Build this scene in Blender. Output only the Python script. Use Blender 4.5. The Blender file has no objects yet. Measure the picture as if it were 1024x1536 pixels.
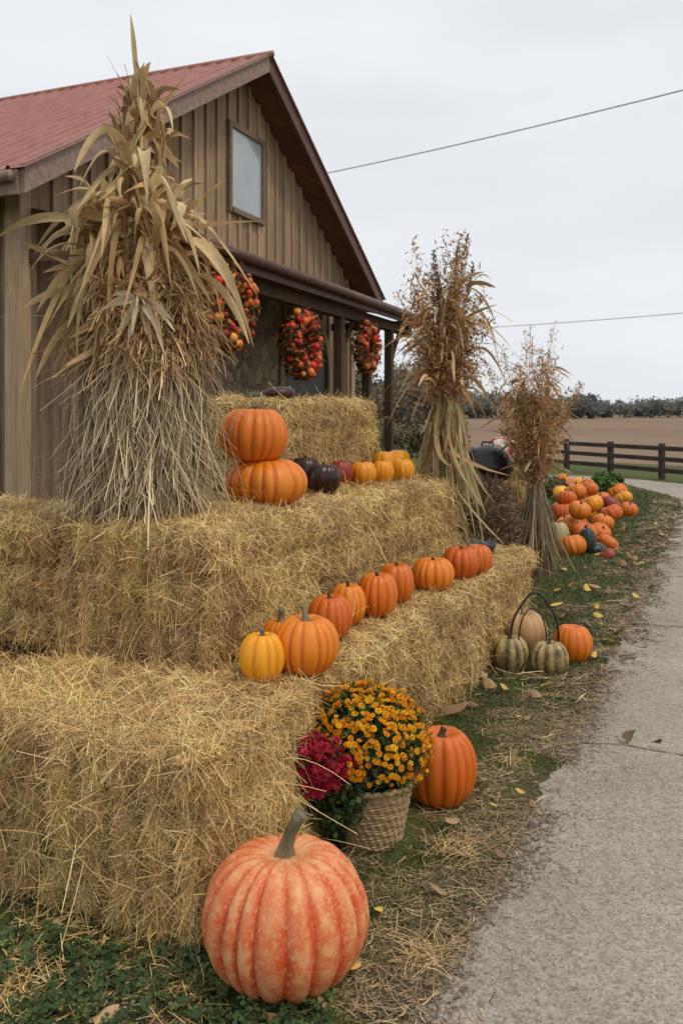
import bpy, bmesh, math, random
import numpy as np
from mathutils import Vector, Matrix, noise
rng=np.random.default_rng(7); random.seed(7)
scene=bpy.context.scene
def link(o): scene.collection.objects.link(o); return o

# ---------------------------------------------------------------- materials
def mat_new(name):
    m=bpy.data.materials.new(name); m.use_nodes=True
    nt=m.node_tree; b=nt.nodes['Principled BSDF']; return m,nt,b
def N(nt,t,**k):
    n=nt.nodes.new(t)
    for a,v in k.items(): setattr(n,a,v)
    return n
def ramp(nt,fac,stops):
    r=N(nt,'ShaderNodeValToRGB'); e=r.color_ramp.elements
    while len(e)<len(stops): e.new(0.5)
    for i,(p,c) in enumerate(stops): e[i].position=p; e[i].color=(*c,1)
    nt.links.new(fac,r.inputs[0]); return r.outputs[0]
def noisef(nt,scale,detail=4,rough=.6,vscale=None,coord='Object',dist=0):
    tc=N(nt,'ShaderNodeTexCoord'); v=tc.outputs[coord]
    if vscale:
        mp=N(nt,'ShaderNodeMapping'); mp.inputs['Scale'].default_value=vscale
        nt.links.new(v,mp.inputs[0]); v=mp.outputs[0]
    n=N(nt,'ShaderNodeTexNoise'); n.inputs['Scale'].default_value=scale
    n.inputs['Detail'].default_value=detail; n.inputs['Roughness'].default_value=rough
    n.inputs['Distortion'].default_value=dist
    nt.links.new(v,n.inputs['Vector']); return n.outputs['Fac']
def mix(nt,fac,a,b,mode='MIX'):
    m=N(nt,'ShaderNodeMix',data_type='RGBA',blend_type=mode)
    for s,v in ((0,fac),(6,a),(7,b)):
        if isinstance(v,(int,float)): m.inputs[s].default_value=v
        elif isinstance(v,tuple): m.inputs[s].default_value=(*v,1)
        else: nt.links.new(v,m.inputs[s])
    return m.outputs[2]
def bump(nt,b,h,strength=.4,dist=.01):
    n=N(nt,'ShaderNodeBump'); n.inputs['Strength'].default_value=strength; n.inputs['Distance'].default_value=dist
    nt.links.new(h,n.inputs['Height']); nt.links.new(n.outputs[0],b.inputs['Normal'])
def mat_attr(name,rough=.7,trans=0.0,spec=.3,var=.25,vs=60):
    m,nt,b=mat_new(name)
    a=N(nt,'ShaderNodeAttribute',attribute_name='Col')
    o=a.outputs['Color']
    if var:
        f=noisef(nt,vs,3)
        c=ramp(nt,f,[(0.3,(1-var,)*3),(0.7,(1,)*3)])
        o=mix(nt,1.0,o,c,'MULTIPLY')
    nt.links.new(o,b.inputs['Base Color']); b.inputs['Roughness'].default_value=rough
    b.inputs['Specular IOR Level'].default_value=spec
    if trans>0:
        tr=N(nt,'ShaderNodeBsdfTranslucent'); nt.links.new(o,tr.inputs[0])
        ms=N(nt,'ShaderNodeMixShader'); ms.inputs[0].default_value=trans
        nt.links.new(b.outputs[0],ms.inputs[1]); nt.links.new(tr.outputs[0],ms.inputs[2])
        nt.links.new(ms.outputs[0],nt.nodes['Material Output'].inputs[0])
    return m
def mat_simple(name,c1,c2,scale=8,rough=.6,bs=.2,vscale=None,bd=.005,spec=.4,metal=0,detail=5):
    m,nt,b=mat_new(name); f=noisef(nt,scale,detail,.6,vscale)
    nt.links.new(ramp(nt,f,[(.3,c1),(.7,c2)]),b.inputs['Base Color'])
    b.inputs['Roughness'].default_value=rough; b.inputs['Specular IOR Level'].default_value=spec
    b.inputs['Metallic'].default_value=metal
    if bs: bump(nt,b,f,bs,bd)
    return m
M_straw=mat_attr('straw_fibre',.5,0,.35,0,40)
M_leafdry=mat_attr('dry_leaf',.6,.22,.3,.22,30)
M_green=mat_attr('green_leaf',.55,.2,.35,.25,30)
M_petal=mat_attr('petal',.55,.2,.3,.1,80)
M_attr=mat_attr('painted_attr',.45,0,.4,.2,20)
M_balebase=mat_simple('bale_core',(.13,.078,.028),(.50,.34,.14),45,.9,.9,(1,1,2.2),.012,.1)
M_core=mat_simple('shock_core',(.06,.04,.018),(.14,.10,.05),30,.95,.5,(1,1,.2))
M_stem=mat_simple('pumpkin_stem',(.10,.085,.045),(.27,.24,.15),60,.85,.6,(1,1,.3),.004)
M_stemd=mat_simple('dark_stem',(.035,.03,.015),(.10,.085,.04),50,.85,.5,(1,1,.3),.004)
M_black=mat_simple('black_glaze',(.008,.008,.010),(.02,.02,.022),6,.28,.05)

def mat_pumpkin(name,base,dark,light,mott=.3,rough=.36,scale=9,streak=.3,vertical=0,var=True,sth=.58):
    m,nt,b=mat_new(name)
    a=N(nt,'ShaderNodeAttribute',attribute_name='Col')
    sep=N(nt,'ShaderNodeSeparateColor'); nt.links.new(a.outputs['Color'],sep.inputs[0])
    f=noisef(nt,scale,6,.65); f2=noisef(nt,110,4,.65)
    oi=N(nt,'ShaderNodeObjectInfo')
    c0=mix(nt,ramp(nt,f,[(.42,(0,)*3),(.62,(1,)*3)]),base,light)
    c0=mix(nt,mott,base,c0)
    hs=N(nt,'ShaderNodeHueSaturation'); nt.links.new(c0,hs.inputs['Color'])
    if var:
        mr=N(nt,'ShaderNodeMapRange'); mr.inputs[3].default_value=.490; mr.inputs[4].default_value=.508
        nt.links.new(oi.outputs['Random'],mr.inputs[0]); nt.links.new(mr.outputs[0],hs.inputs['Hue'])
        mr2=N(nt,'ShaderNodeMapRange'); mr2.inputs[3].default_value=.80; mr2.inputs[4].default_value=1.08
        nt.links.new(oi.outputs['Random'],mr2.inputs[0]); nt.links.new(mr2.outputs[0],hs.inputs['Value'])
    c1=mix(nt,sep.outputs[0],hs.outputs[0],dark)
    if vertical:
        mm=N(nt,'ShaderNodeMath',operation='MULTIPLY'); nt.links.new(sep.outputs[1],mm.inputs[0])
        nt.links.new(ramp(nt,noisef(nt,32,7,.75),[(.40,(0,)*3),(.56,(1,)*3)]),mm.inputs[1])
        c1=mix(nt,mm.outputs[0],c1,dark)
    sp=ramp(nt,f2,[(sth,(0,)*3),(sth+.10,(streak,)*3)])
    c1=mix(nt,sp,c1,light)
    sc=ramp(nt,noisef(nt,5,6,.75),[(.60,(0,)*3),(.78,(.35,)*3)]); c1=mix(nt,sc,c1,tuple(x*.6+.05 for x in light))
    nt.links.new(c1,b.inputs['Base Color'])
    rr=ramp(nt,f,[(.3,(rough-.06,)*3),(.7,(rough+.16,)*3)]); nt.links.new(rr,b.inputs['Roughness'])
    b.inputs['Specular IOR Level'].default_value=.4
    bump(nt,b,f2,.18,.003)
    return m
P_or=mat_pumpkin('pumpkin_orange',(.68,.165,.010),(.40,.062,.004),(.76,.25,.035),rough=.38)
P_or2=mat_pumpkin('pumpkin_deep_orange',(.64,.132,.008),(.36,.052,.004),(.70,.2,.022),rough=.38)
P_ye=mat_pumpkin('pumpkin_yellow',(.84,.33,.010),(.64,.17,.008),(.85,.44,.04))
P_re=mat_pumpkin('pumpkin_red',(.33,.05,.02),(.16,.02,.01),(.4,.1,.04))
P_pu=mat_pumpkin('pumpkin_dark',(.035,.008,.010),(.012,.004,.004),(.06,.02,.015),rough=.25,streak=0)
P_pale=mat_pumpkin('gourd_pale',(.46,.40,.18),(.24,.24,.08),(.56,.52,.30))
P_teal=mat_pumpkin('gourd_teal',(.02,.04,.035),(.01,.02,.015),(.06,.08,.06),streak=0)
P_gr=mat_pumpkin('gourd_striped',(.52,.38,.16),(.050,.042,.015),(.26,.20,.08),mott=.7,rough=.4,scale=16,vertical=1,var=False)
P_big=mat_pumpkin('pumpkin_heirloom',(.66,.19,.065),(.58,.068,.016),(.76,.42,.20),mott=.9,rough=.38,scale=20,streak=.55,vertical=1,var=False,sth=.53)

# ---------------------------------------------------------------- mesh helpers
def mesh_np(name,V,F,cols=None,mat=None,smooth=False,lnk=True):
    V=np.asarray(V,dtype=np.float32); F=np.asarray(F,dtype=np.int32)
    me=bpy.data.meshes.new(name); k=F.shape[1]
    me.vertices.add(len(V)); me.vertices.foreach_set('co',V.ravel())
    me.loops.add(F.size); me.loops.foreach_set('vertex_index',F.ravel())
    me.polygons.add(len(F)); me.polygons.foreach_set('loop_start',np.arange(0,F.size,k,dtype=np.int32))
    me.polygons.foreach_set('loop_total',np.full(len(F),k,dtype=np.int32))
    me.polygons.foreach_set('use_smooth',np.full(len(F),smooth))
    me.update(calc_edges=True)
    if cols is not None:
        at=me.color_attributes.new('Col','FLOAT_COLOR','POINT')
        C=np.ones((len(V),4),dtype=np.float32); C[:,:3]=cols; at.data.foreach_set('color',C.ravel())
    if mat: me.materials.append(mat)
    o=bpy.data.objects.new(name,me)
    if lnk: link(o)
    return o
def norm(v): return v/np.maximum(np.linalg.norm(v,axis=-1,keepdims=True),1e-9)
def strips(name,P,D,L,W,G,S,cols,seg=3,mat=None,prof='straw',fold=0.0,twist=None,smooth=False,G3=None):
    n=len(P); L=np.broadcast_to(L,(n,)); W=np.broadcast_to(W,(n,))
    t=np.linspace(0,1,seg+1)[None,:,None]
    L3=L[:,None,None]
    C=P[:,None,:]+D[:,None,:]*L3*t+G[:,None,:]*L3*t**2
    if G3 is not None: C=C+G3[:,None,:]*L3*t**3
    tt=t[...,0]
    if prof=='straw': w=np.ones_like(tt)-.25*tt
    elif prof=='blade': w=1-tt**1.6*.95
    else: w=np.sin(np.pi*(.10+.89*tt))**.75
    w=w*W[:,None]/2
    T=np.gradient(C,axis=1); T=norm(T)
    S=norm(S)[:,None,:]
    S=S-T*np.sum(S*T,-1,keepdims=True); S=norm(S)
    Nn=np.cross(T,S)
    if twist is not None:
        a=twist[:,None,None]*t; S,Nn=S*np.cos(a)+Nn*np.sin(a), Nn*np.cos(a)-S*np.sin(a)
    A=C-S*w[...,None]; B=C+S*w[...,None]
    if fold:
        Mi=C+Nn*w[...,None]*fold
        V=np.stack([A,Mi,B],2); k=3
    else: V=np.stack([A,B],2); k=2
    base=(np.arange(n)*(seg+1)*k)[:,None,None]+(np.arange(seg)*k)[None,:,None]+np.arange(k-1)[None,None,:]
    F=np.stack([base,base+1,base+k+1,base+k],-1).reshape(-1,4)
    cc=np.repeat(cols,(seg+1)*k,axis=0)
    return mesh_np(name,V.reshape(-1,3),F,cc,mat,smooth)
def pal(n,cs,jit=.12,w=None):
    cs=np.array(cs); i=rng.choice(len(cs),n,p=w); j=rng.choice(len(cs),n,p=w); f=rng.random((n,1))*.5
    c=cs[i]*(1-f)+cs[j]*f
    return np.clip(c*(1+rng.normal(0,jit,(n,1))),.002,.95)
STRAW=[(.74,.50,.195),(.60,.385,.135),(.90,.68,.35),(.36,.205,.07),(.68,.48,.215)]
SW=[.28,.24,.20,.14,.14]
def parent(c,p):
    c.parent=p; return c
def empty(name,loc=(0,0,0),rz=0):
    e=bpy.data.objects.new(name,None); e.empty_display_size=.1; e.location=loc; e.rotation_euler=(0,0,rz); return link(e)
def box_vf(x0,x1,y0,y1,z0,z1):
    V=[(x0,y0,z0),(x1,y0,z0),(x1,y1,z0),(x0,y1,z0),(x0,y0,z1),(x1,y0,z1),(x1,y1,z1),(x0,y1,z1)]
    F=[(0,3,2,1),(4,5,6,7),(0,1,5,4),(1,2,6,5),(2,3,7,6),(3,0,4,7)]
    return V,F
def boxes(name,lst,mat,bev=0):
    V=[];F=[]
    for b in lst:
        v,f=box_vf(*b); o=len(V); V+=v; F+=[tuple(i+o for i in q) for q in f]
    ob=mesh_np(name,V,F,None,mat)
    if bev:
        md=ob.modifiers.new('bev','BEVEL'); md.width=bev; md.segments=2
    return ob
def poly_mesh(name,V,F,mat,smooth=False):
    me=bpy.data.meshes.new(name); me.from_pydata([tuple(v) for v in V],[],[tuple(f) for f in F]); me.update()
    if mat: me.materials.append(mat)
    for p in me.polygons: p.use_smooth=smooth
    return link(bpy.data.objects.new(name,me))
def tube(name,pts,rads,mat,n=10,ridge=0,cap=True):
    pts=[Vector(p) for p in pts]; V=[];F=[]
    for i,p in enumerate(pts):
        t=(pts[min(i+1,len(pts)-1)]-pts[max(i-1,0)]).normalized()
        a=t.cross(Vector((.13,.97,.2))).normalized(); b=t.cross(a)
        for k in range(n):
            th=2*math.pi*k/n; r=rads[i]*(1+ridge*(1 if k%2 else -1))
            V.append(p+a*math.cos(th)*r+b*math.sin(th)*r)
    for i in range(len(pts)-1):
        for k in range(n):
            F.append((i*n+k,i*n+(k+1)%n,(i+1)*n+(k+1)%n,(i+1)*n+k))
    if cap: F.append(tuple(range((len(pts)-1)*n,len(pts)*n))); F.append(tuple(range(n-1,-1,-1)))
    return poly_mesh(name,V,F,mat,True)
def lathe(name,prof,mat,n=32,loc=(0,0,0)):
    V=[];F=[]
    for r,z in prof:
        for k in range(n):
            a=2*math.pi*k/n; V.append((r*math.cos(a),r*math.sin(a),z))
    for i in range(len(prof)-1):
        for k in range(n): F.append((i*n+k,i*n+(k+1)%n,(i+1)*n+(k+1)%n,(i+1)*n+k))
    o=poly_mesh(name,V,F,mat,True); o.location=loc; return o

# ---------------------------------------------------------------- pumpkins
def pumpkin(name,x,y,z,w,h,mat,ribs=14,depth=.09,stem=(.35,.09),tilt=(0,0),nu=None,smat=None,power=.85,lean=(.25,.1),dimple=.14,creasew=2.2,seedj=.03,groove=1.3):
    depth*=.66
    nu=nu or ribs*8; nv=36
    th=np.linspace(0,2*np.pi,nu,endpoint=False); ph=np.linspace(.02,np.pi-.02,nv)
    PH,TH=np.meshgrid(ph,th,indexing='ij')
    ph0=rng.random()*6
    TW=TH+.08*np.sin(3*TH+ph0)+.04*np.sin(7*TH+ph0)
    s=np.abs(np.sin(ribs*TW/2)); cr=(1-s)**creasew
    lob=1+seedj*np.sin(2*TH+ph0)+seedj*.8*np.sin(5*TH+ph0*2)+seedj*.5*np.sin(ribs*.5*TH+ph0)
    sp=np.sin(PH)**power
    R=sp*lob*(1-depth*cr-depth*.45*(1-s))
    rr=np.abs(np.sin(PH))
    zz=np.cos(PH)
    zz=zz-dimple*np.exp(-(rr/.33)**2)*np.sign(zz)*(np.where(zz>0,1.25,.6))*2*.5*1.6
    zz=zz*(1-depth*.6*cr*rr)
    X=R*np.cos(TH)*w/2; Y=R*np.sin(TH)*w/2; Z=zz*h/2*(1+.02*np.sin(TH+ph0))
    Z=Z-Z.min()
    V=np.stack([X,Y,Z],-1).reshape(-1,3)
    i=np.arange(nv-1)[:,None]*nu; k=np.arange(nu)[None,:]; k2=(k+1)%nu
    F=np.stack([i+k,i+nu+k,i+nu+k2,i+k2],-1).reshape(-1,4)
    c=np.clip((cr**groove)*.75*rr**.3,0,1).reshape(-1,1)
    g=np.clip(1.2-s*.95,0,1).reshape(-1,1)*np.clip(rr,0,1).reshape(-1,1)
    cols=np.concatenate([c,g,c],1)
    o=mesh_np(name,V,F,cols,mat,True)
    o.location=(x,y,z); o.rotation_euler=(tilt[0],tilt[1],rng.random()*6.28)
    if stem:
        sh=stem[0]*h; sr=stem[1]*w; z0=float(Z.reshape(nv,nu)[0].mean())-.01*h
        a=rng.random()*6.28; lx,ly=lean[0]*sh*math.cos(a),lean[0]*sh*math.sin(a)
        pts=[(lx*t*t+0,ly*t*t,z0+sh*t) for t in np.linspace(0,1,7)]
        rad=[sr*1.9,sr*1.15,sr*.85,sr*.72,sr*.68,sr*.72,sr*.85]
        st=tube('stem',pts,rad,smat or M_stem,12,.12); parent(st,o)
    return o

# row frame --------------------------------------------------------------
U=np.array([.429,.903]); R=np.array([.903,-.429]); ANG=math.atan2(.903,.429)
def row(u,r): p=U*u+R*r; return float(p[0]),float(p[1])
def sample_surf(ob,n,keep=None):
    me=ob.data; m=len(me.polygons)
    ar=np.empty(m,dtype=np.float32); me.polygons.foreach_get('area',ar)
    nm=np.empty(m*3,dtype=np.float32); me.polygons.foreach_get('normal',nm); nm=nm.reshape(-1,3)
    vi=np.empty(m*4,dtype=np.int32); me.polygons.foreach_get('vertices',vi); vi=vi.reshape(-1,4)
    co=np.empty(len(me.vertices)*3,dtype=np.float32); me.vertices.foreach_get('co',co); co=co.reshape(-1,3)
    w=ar.copy()
    if keep is not None: w=w*keep(nm)
    idx=rng.choice(m,n,p=w/w.sum()); q=co[vi[idx]]; a=rng.random((n,1)); b=rng.random((n,1))
    p=(q[:,0]*(1-a)+q[:,1]*a)*(1-b)+(q[:,3]*(1-a)+q[:,2]*a)*b
    return p,norm(nm[idx])
PER=.105
def bale(u0,u1,r0,r1,z0,z1,count,dens_w=.0022,flake='x',res=.028,name='hay_bale',pos=None,ang=None,slen=1.0,twine=True):
    a,b,c=(u1-u0)/2,(r1-r0)/2,(z1-z0)/2
    if pos is None: cx,cy=row((u0+u1)/2,(r0+r1)/2)
    else: cx,cy=pos
    bm=bmesh.new()
    def face(o,e1,e2,n1,n2):
        g=[[bm.verts.new(o+e1*(i/n1)+e2*(j/n2)) for j in range(n2+1)] for i in range(n1+1)]
        for i in range(n1):
            for j in range(n2): bm.faces.new((g[i][j],g[i+1][j],g[i+1][j+1],g[i][j+1]))
    nx,ny,nz=[max(4,int(2*q/res)) for q in (a,b,c)]
    X,Y,Z=Vector((2*a,0,0)),Vector((0,2*b,0)),Vector((0,0,2*c)); O=Vector((-a,-b,-c))
    face(O,Y,X,ny,nx); face(O+Z,X,Y,nx,ny); face(O,X,Z,nx,nz); face(O+Y,Z,X,nz,nx); face(O,Z,Y,nz,ny); face(O+X,Y,Z,ny,nz)
    bmesh.ops.remove_doubles(bm,verts=bm.verts,dist=1e-4)
    rad=.042; sd=Vector((rng.random()*50,rng.random()*50,rng.random()*50))
    hv=Vector((a-rad,b-rad,c-rad)); 
    for v in bm.verts:
        p=v.co; q=Vector([max(-hv[i],min(hv[i],p[i])) for i in range(3)]); d=p-q
        dn=d.normalized(); p2=q+dn*rad
        s=p2.x if flake=='x' else p2.y
        endface=(flake=='x' and abs(dn.x)>.8) or (flake=='y' and abs(dn.y)>.8)
        n1=noise.noise(p2*3+sd); n2=noise.noise(p2*9+sd); n3=noise.noise(p2*25+sd)
        fr=(s/PER+n1*.7+sd.x)%1.0
        g=0 if endface else -.030*math.exp(-((fr-.5)/.14)**2)
        tw=0
        if twine and abs(dn.z)<.6: tw=-.012*math.exp(-((p2.z-.35*c)/.02)**2)-.012*math.exp(-((p2.z+.35*c)/.02)**2)
        p3=p2+dn*(g+n1*.03+n2*.018+n3*.010+tw)
        if dn.z<-.3: p3.z=max(p3.z,-c)
        v.co=p3
    me=bpy.data.meshes.new(name); bm.to_mesh(me); bm.free(); me.materials.append(M_balebase)
    for p in me.polygons: p.use_smooth=True
    o=link(bpy.data.objects.new(name,me)); o.location=(cx,cy,(z0+z1)/2); o.rotation_euler=(0,0,ANG if ang is None else ang)
    if count:
        count=int(count*1.4)
        P,Nn=sample_surf(o,count,lambda nm:np.where(nm[:,2]<-.4,.02,1)*np.where((nm[:,0]>.7),.35,1)*np.where(nm[:,1]>.7,.25,1))
        t1=norm(np.cross(Nn,rng.normal(size=(count,3))))
        ax=np.array([1,0,0.]) if flake=='y' else np.array([0,1,0.])
        ax2=np.where(rng.random((count,1))<.45,ax,np.array([0,0,1.]))
        t1=norm(t1+ax2*np.sign(rng.normal(size=(count,1)))*rng.random((count,1))*1.8)
        t1=norm(t1-Nn*np.sum(t1*Nn,-1,keepdims=True))
        lift=np.abs(rng.normal(0,.16,(count,1)))+np.where(rng.random((count,1))<.07,rng.random((count,1))*1.0,0)
        D=norm(t1+Nn*lift)
        L=np.clip(rng.gamma(3.0,.0135,count),.012,.14)*slen
        G=-Nn*lift*.5+rng.normal(0,.2,(count,3))+np.array([0,0,-.06])
        Pp=P-D*L[:,None]*.3+Nn*rng.uniform(0,.007,(count,1))
        cols=pal(count,STRAW,.20,SW)
        PL=P.tolist()
        f=np.array([noise.noise(Vector(p)*5+sd)+.6*noise.noise(Vector(p)*14+sd) for p in PL])
        s_=P[:,0] if flake=='x' else P[:,1]
        n1=np.array([noise.noise(Vector(p)*3+sd) for p in PL])
        fr=(s_/PER+n1*.7+sd.x)%1.0; gr=np.exp(-((fr-.5)/.17)**2)
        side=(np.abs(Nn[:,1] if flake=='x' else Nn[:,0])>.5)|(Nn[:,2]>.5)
        cols*=(1+.34*f-np.where(side,.32,0)*gr)[:,None].clip(.4,1.4)  # random tone, plus shade painted into strands lying in flake grooves
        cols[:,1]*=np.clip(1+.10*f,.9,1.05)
        low=np.clip((P[:,2]+c)/(2*c),0,1); cols*=(.80+.20*low**.6)[:,None]  # shade put into the strand colour, darker toward the bale's bottom
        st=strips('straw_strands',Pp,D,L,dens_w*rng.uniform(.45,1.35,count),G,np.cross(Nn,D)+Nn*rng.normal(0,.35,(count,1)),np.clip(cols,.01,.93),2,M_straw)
        parent(st,o)
        k=count//75
        P,Nn=sample_surf(o,k,lambda nm:np.where(nm[:,2]<-.4,.0,1)); D=norm(Nn*.5+rng.normal(0,.6,(k,3)))
        st=strips('straw_wisps',P,D,rng.uniform(.04,.15,k)*slen,dens_w*.8,rng.normal(0,.3,(k,3))+np.array([0,0,-.5]),rng.normal(size=(k,3)),pal(k,STRAW,.15,SW)*1.02,5,M_straw)
        parent(st,o)
    return o
bale(1.70,2.30,-2.12,-1.165,0,.485,62000,.0021,'y',.02,slen=1.1)
bale(1.76,2.32,-3.05,-2.14,0,.47,7000,.003,'y')
bale(2.33,3.24,-1.82,-1.21,0,.475,28000,.0023,'x',.024)
bale(3.26,4.24,-1.82,-1.20,0,.48,21000,.0026,'x')
bale(4.26,5.28,-1.82,-1.21,0,.475,17000,.0028,'x')
bale(2.34,3.24,-2.80,-1.84,0,.475,7000,.0026,'x')
bale(2.34,3.24,-3.75,-2.82,0,.475,3000,.003,'x')
bale(2.25,2.80,-2.15,-1.52,.475,.925,32000,.0022,'y',.022)
bale(2.23,2.82,-3.12,-2.18,.475,.93,23000,.0023,'y',.024)
bale(2.82,3.72,-2.13,-1.53,.475,.93,26000,.0024,'x',.024)
bale(3.74,4.30,-2.13,-1.52,.475,.935,15000,.0025,'x')
bale(4.32,4.86,-2.13,-1.53,.475,.92,13000,.0026,'x')
bale(3.5,4.6,-3.0,-1.84,0,.475,1500,.003,'x')
bale(3.5,4.6,-3.1,-2.15,.475,.93,1500,.003,'x')
bale(3.5,4.62,-2.88,-1.96,.93,1.365,26000,.0026,'x')
for z in (0,.44): bale(0,.5,0,.55,z,z+.43,4000,.003,'x',pos=(1.34,7.75),ang=.4)

# ------------------------------------------------ pumpkins on the stack
pumpkin('heirloom_pumpkin',-.130,2.0,-.004,.375,.322,P_big,19,.085,None,nu=320,power=.80,dimple=.09,creasew=1.6,seedj=.015,groove=1.0)
st=tube('stem',[(-.130,2.0,.245),(-.130,2.0,.280),(-.127,1.995,.305),(-.118,1.99,.335),(-.104,1.985,.365),(-.09,1.98,.385)],[.038,.022,.015,.0125,.012,.0165],M_stem,14,.2)
hp=bpy.data.objects['heirloom_pumpkin']; st.parent=hp; st.matrix_parent_inverse=(Matrix.Translation(hp.location)@hp.rotation_euler.to_matrix().to_4x4()).inverted()
Z1=.475; Z2=.93
pumpkin('pumpkin',-.243,2.67,Z1,.138,.165,P_ye,9,.15,(.18,.07))
pumpkin('pumpkin',-.113,2.75,Z1,.205,.20,P_or,15,.09,(.26,.06),nu=150)
pumpkin('pumpkin',-.20,2.90,Z1,.15,.15,P_or,13)
pumpkin('pumpkin',-.043,3.16,Z1,.168,.18,P_or,14,.09,(.12,.05),smat=M_stemd)
pumpkin('pumpkin',.025,3.39,Z1,.14,.175,P_or,12,.08,(.14,.06),smat=M_stemd)
pumpkin('pumpkin',.145,3.52,Z1,.165,.195,P_or2,13,.09,(.10,.06),smat=M_stemd)
pumpkin('pumpkin',.24,3.80,Z1,.16,.185,P_or,14,.08,(.1,.06),smat=M_stemd)
pumpkin('pumpkin',.425,4.05,Z1,.20,.165,P_or,14,.09,(.10,.05),smat=M_stemd)
pumpkin('pumpkin',.595,4.33,Z1,.19,.175,P_or2,14,.09,(.1,.06),smat=M_stemd)
pumpkin('pumpkin',.70,4.46,Z1,.15,.165,P_or,13,.09,None)
pumpkin('pumpkin',-.303,3.50,Z2-.006,.325,.21,P_or,16,.08,None,nu=160,dimple=.10)
pumpkin('pumpkin',-.356,3.49,Z2+.175,.28,.235,P_or,15,.08,(.08,.04),nu=150,smat=M_stemd,dimple=.10,tilt=(.04,-.03))
pumpkin('pumpkin',-.08,4.02,Z2,.158,.15,P_pu,10,.05,(.15,.06),smat=M_stemd)
pumpkin('pumpkin',-.17,4.08,Z2+.02,.15,.16,P_pu,10,.05,(.15,.06),smat=M_stemd)
pumpkin('pumpkin',.0,4.38,Z2,.12,.145,P_re,10,.06,(.12,.06))
pumpkin('pumpkin',.112,4.46,Z2,.145,.135,P_ye,11,.05,(.12,.05),smat=M_stemd)
pumpkin('pumpkin',.22,4.62,Z2,.12,.13,P_ye,11,.05,None)
pumpkin('pumpkin',.34,4.78,Z2,.125,.13,P_ye,11,.06,(.12,.05))
pumpkin('pumpkin',.25,4.95,Z2,.15,.17,P_ye,11,.05,None)
pumpkin('pumpkin',.33,5.03,Z2,.14,.175,P_ye,11,.05,None)
pumpkin('pumpkin',-.30,4.15,1.36,.15,.075,P_pu,10,.05,(.15,.06),smat=M_stemd)
pumpkin('pumpkin',-.43,4.25,1.36,.10,.05,P_teal,10,.05,None)
pumpkin('pumpkin',.335,2.90,-.003,.225,.27,P_or2,14,.09,(.12,.06),nu=140,smat=M_stemd,power=.75)
pumpkin('striped_gourd',.853,4.40,-.003,.20,.19,P_gr,10,.12,(.2,.05),smat=M_stemd,creasew=.9)
pumpkin('striped_gourd',1.035,4.33,-.003,.19,.18,P_gr,10,.12,(.2,.05),smat=M_stemd,creasew=.9)
pumpkin('pumpkin',.985,4.72,-.003,.27,.25,mat_pumpkin('pumpkin_tan',(.50,.30,.12),(.3,.17,.05),(.55,.40,.2)),12,.07,(.2,.04))
pumpkin('pumpkin',1.21,4.55,-.003,.20,.21,P_or2,13,.04,None)
th=np.linspace(-.25,math.pi+.1,20)
gh=empty('gourd_wire_handle')
parent(tube('wire_a',[(.99+.13*math.cos(t),4.45+.03*math.cos(t),.12+.25*math.sin(t)+.012*math.sin(5*t)) for t in th],[.006]*20,M_black,8),gh)
parent(tube('wire_b',[(.96+.07*math.cos(t),4.36,.15+.17*math.sin(t)) for t in th],[.0035]*20,M_black,8),gh)

# pumpkin heap beside the path : (x, y, radius, material)
pile=[(855,838,19,P_or),(903,828,19,P_or2),(925,840,12,P_re),(880,783,17,P_or),(860,782,14,P_or2),(905,768,14,P_re),(925,783,15,P_or2),
(935,757,12,P_ye),(943,776,11,P_or),(850,758,16,P_or),(878,757,13,P_or2),(896,797,14,P_or),(845,733,14,P_or),(868,738,12,P_ye),
(890,742,11,P_or),(858,800,14,P_or),(930,750,13,P_or2),(838,770,11,P_or),(872,797,14,P_or2),(915,748,10,P_re),(882,733,9,P_or),
(870,812,15,P_or),(888,808,13,P_or2),(850,745,13,P_or2),(862,748,13,P_or),(840,752,13,P_ye),(900,756,12,P_or),(912,778,12,P_or),(880,770,14,P_or),(845,785,14,P_or2)]
for (px,by_,r,m) in pile:
    Yd=1690/(by_-620); rw=r*rng.uniform(.85,1.2)/1300*Yd
    pumpkin('pumpkin',(px-512)/1300*(Yd+rw)+rng.normal(0,.03),Yd+rw,-.003,rw*2.15,rw*rng.uniform(1.4,1.9),m,12,.07,(.16,.05),nu=72,smat=M_stemd,tilt=(rng.normal(0,.3),rng.normal(0,.3)))
for (x,y,z) in ((2.55,9.35,.17),(2.9,9.9,.18),(2.75,10.6,.17),(3.3,11.6,.2),(3.05,11.2,.2),(3.5,12.2,.2)):
    pumpkin('pumpkin',x,y,z,.24,.2,P_or if rng.random()<.7 else P_ye,12,.07,(.16,.05),nu=72,smat=M_stemd,tilt=(rng.normal(0,.3),rng.normal(0,.3)))
pumpkin('gourd',2.02,8.1,-.003,.22,.32,P_pale,10,.05,(.1,.06),nu=72,power=.9)
pumpkin('gourd',2.25,7.95,-.003,.16,.28,P_teal,10,.05,(.1,.06),nu=72,power=1.1)
pumpkin('gourd',2.33,8.0,-.003,.22,.12,P_teal,10,.05,None,nu=72)

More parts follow.
